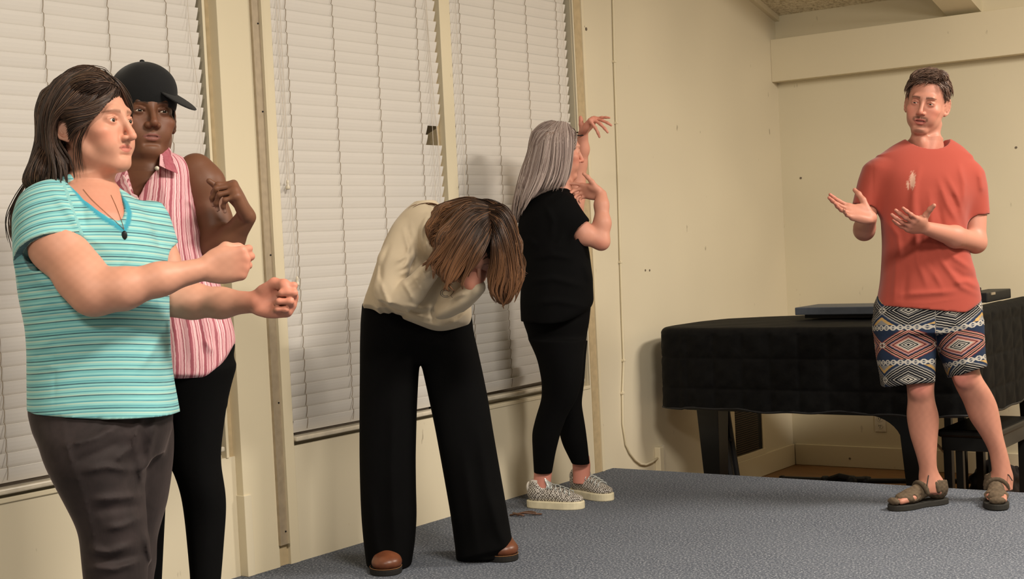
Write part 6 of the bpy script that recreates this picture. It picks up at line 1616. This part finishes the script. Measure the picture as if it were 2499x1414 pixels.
    def fl(l, px, py):
        r = np.clip((px-2288)/8, 0, 1)[:, None]; t = np.clip((py-172)/40, 0, 1)[:, None]
        return (1-r)*(np.array([-1, .25, .25])*(1-t)+np.array([-.45, -.8, .2])*t)+r*(np.array([.8, -.3, -.2])*(1-t)+np.array([.15, -1, -.15])*t)
    strands('hair_strands', surf_hair(hr, 4200, fl, .045, 5, 8, (.0005, .006), jit=.18), M_hair, hr, .0007, 2, base=hcol)
    adopt(root)
    tag(root, 'man in a rust T-shirt and patterned shorts talking with both hands open', 'person')
    return root
def shorts_mat():
    t = NT('woven_geometric_print', 0.9, 0.15); u = t.attr('su'); v = t.attr('st')
    pu, pv = .156, .145
    uu = t.math('SUBTRACT', t.math('FRACT', t.math('DIVIDE', t.math('ADD', u, 1.56), pu)), .5)
    rowf = t.math('DIVIDE', t.math('ADD', v, 1.506), pv); row = t.math('FLOOR', rowf); vv = t.math('SUBTRACT', t.math('FRACT', rowf), .5)
    par = t.math('MODULO', row, 2.0)
    au = t.math('ABSOLUTE', uu); av = t.math('ABSOLUTE', vv)
    q = t.math('ADD', t.math('MULTIPLY', au, 2.0), t.math('MULTIPLY', av, 2.25))
    jag = t.math('MULTIPLY', t.math('PINGPONG', t.math('MULTIPLY', u, 90.0), .5), .03); q = t.math('ADD', q, jag)
    q2 = t.math('DIVIDE', q, 2.2)
    cr, bk, nv, sa, mr, pu_, gr, ye = srgb(178, 172, 162), srgb(24, 24, 28), srgb(38, 50, 72), srgb(182, 134, 118), srgb(102, 44, 48), srgb(110, 92, 116), srgb(132, 130, 128), srgb(180, 146, 92)
    def stops(l): return [(a/2.2, c) for a, c in l]
    A = t.ramp(q2, stops([(0, bk), (.07, cr), (.15, bk), (.20, cr), (.27, bk), (.33, cr), (.42, sa), (.50, mr), (.58, sa), (.66, pu_), (.72, bk), (.80, sa), (.86, mr), (.92, sa), (.98, bk), (1.06, sa), (1.14, mr), (1.20, nv)]), 'CONSTANT')
    B = t.ramp(q2, stops([(0, bk), (.08, cr), (.16, bk), (.22, cr), (.30, bk), (.35, gr), (.40, bk), (.52, cr), (.57, bk), (.68, gr), (.73, bk), (.84, cr), (.89, bk), (1.0, cr), (1.05, bk), (1.14, gr), (1.24, nv), (1.42, ye), (1.62, gr)]), 'CONSTANT')
    col = t.mix(par, A, B)
    # flower of dots where the lattice lines cross
    cu = t.math('SUBTRACT', .5, au); r = t.math('SQRT', t.math('ADD', t.math('MULTIPLY', cu, cu), t.math('MULTIPLY', av, av)))
    fl = t.math('MULTIPLY', t.math('LESS_THAN', r, .085), t.math('GREATER_THAN', t.math('MULTIPLY', cu, av), .0006)); col = t.mix(fl, col, cr)
    # zigzag bands between the rows
    band = t.math('GREATER_THAN', av, .42); tri = t.math('PINGPONG', t.math('MULTIPLY', u, 52.0), .5)
    z = t.math('ABSOLUTE', t.math('SUBTRACT', t.math('MULTIPLY', t.math('SUBTRACT', av, .42), 12.5), t.math('MULTIPLY', tri, 2.0)))
    zig = t.mix(t.math('LESS_THAN', z, .34), nv, cr); zig = t.mix(t.math('GREATER_THAN', av, .487), zig, cr)
    col = t.mix(band, col, zig)
    n = t.noise(t.coord(), 240, 2); col = t.mix(t.math('MULTIPLY', n, .35), col, t.mix(1.0, col, (.6, .6, .62, 1), 'MULTIPLY'))
    t.bump(n, .2, .002); return t.color(col)
build_man()
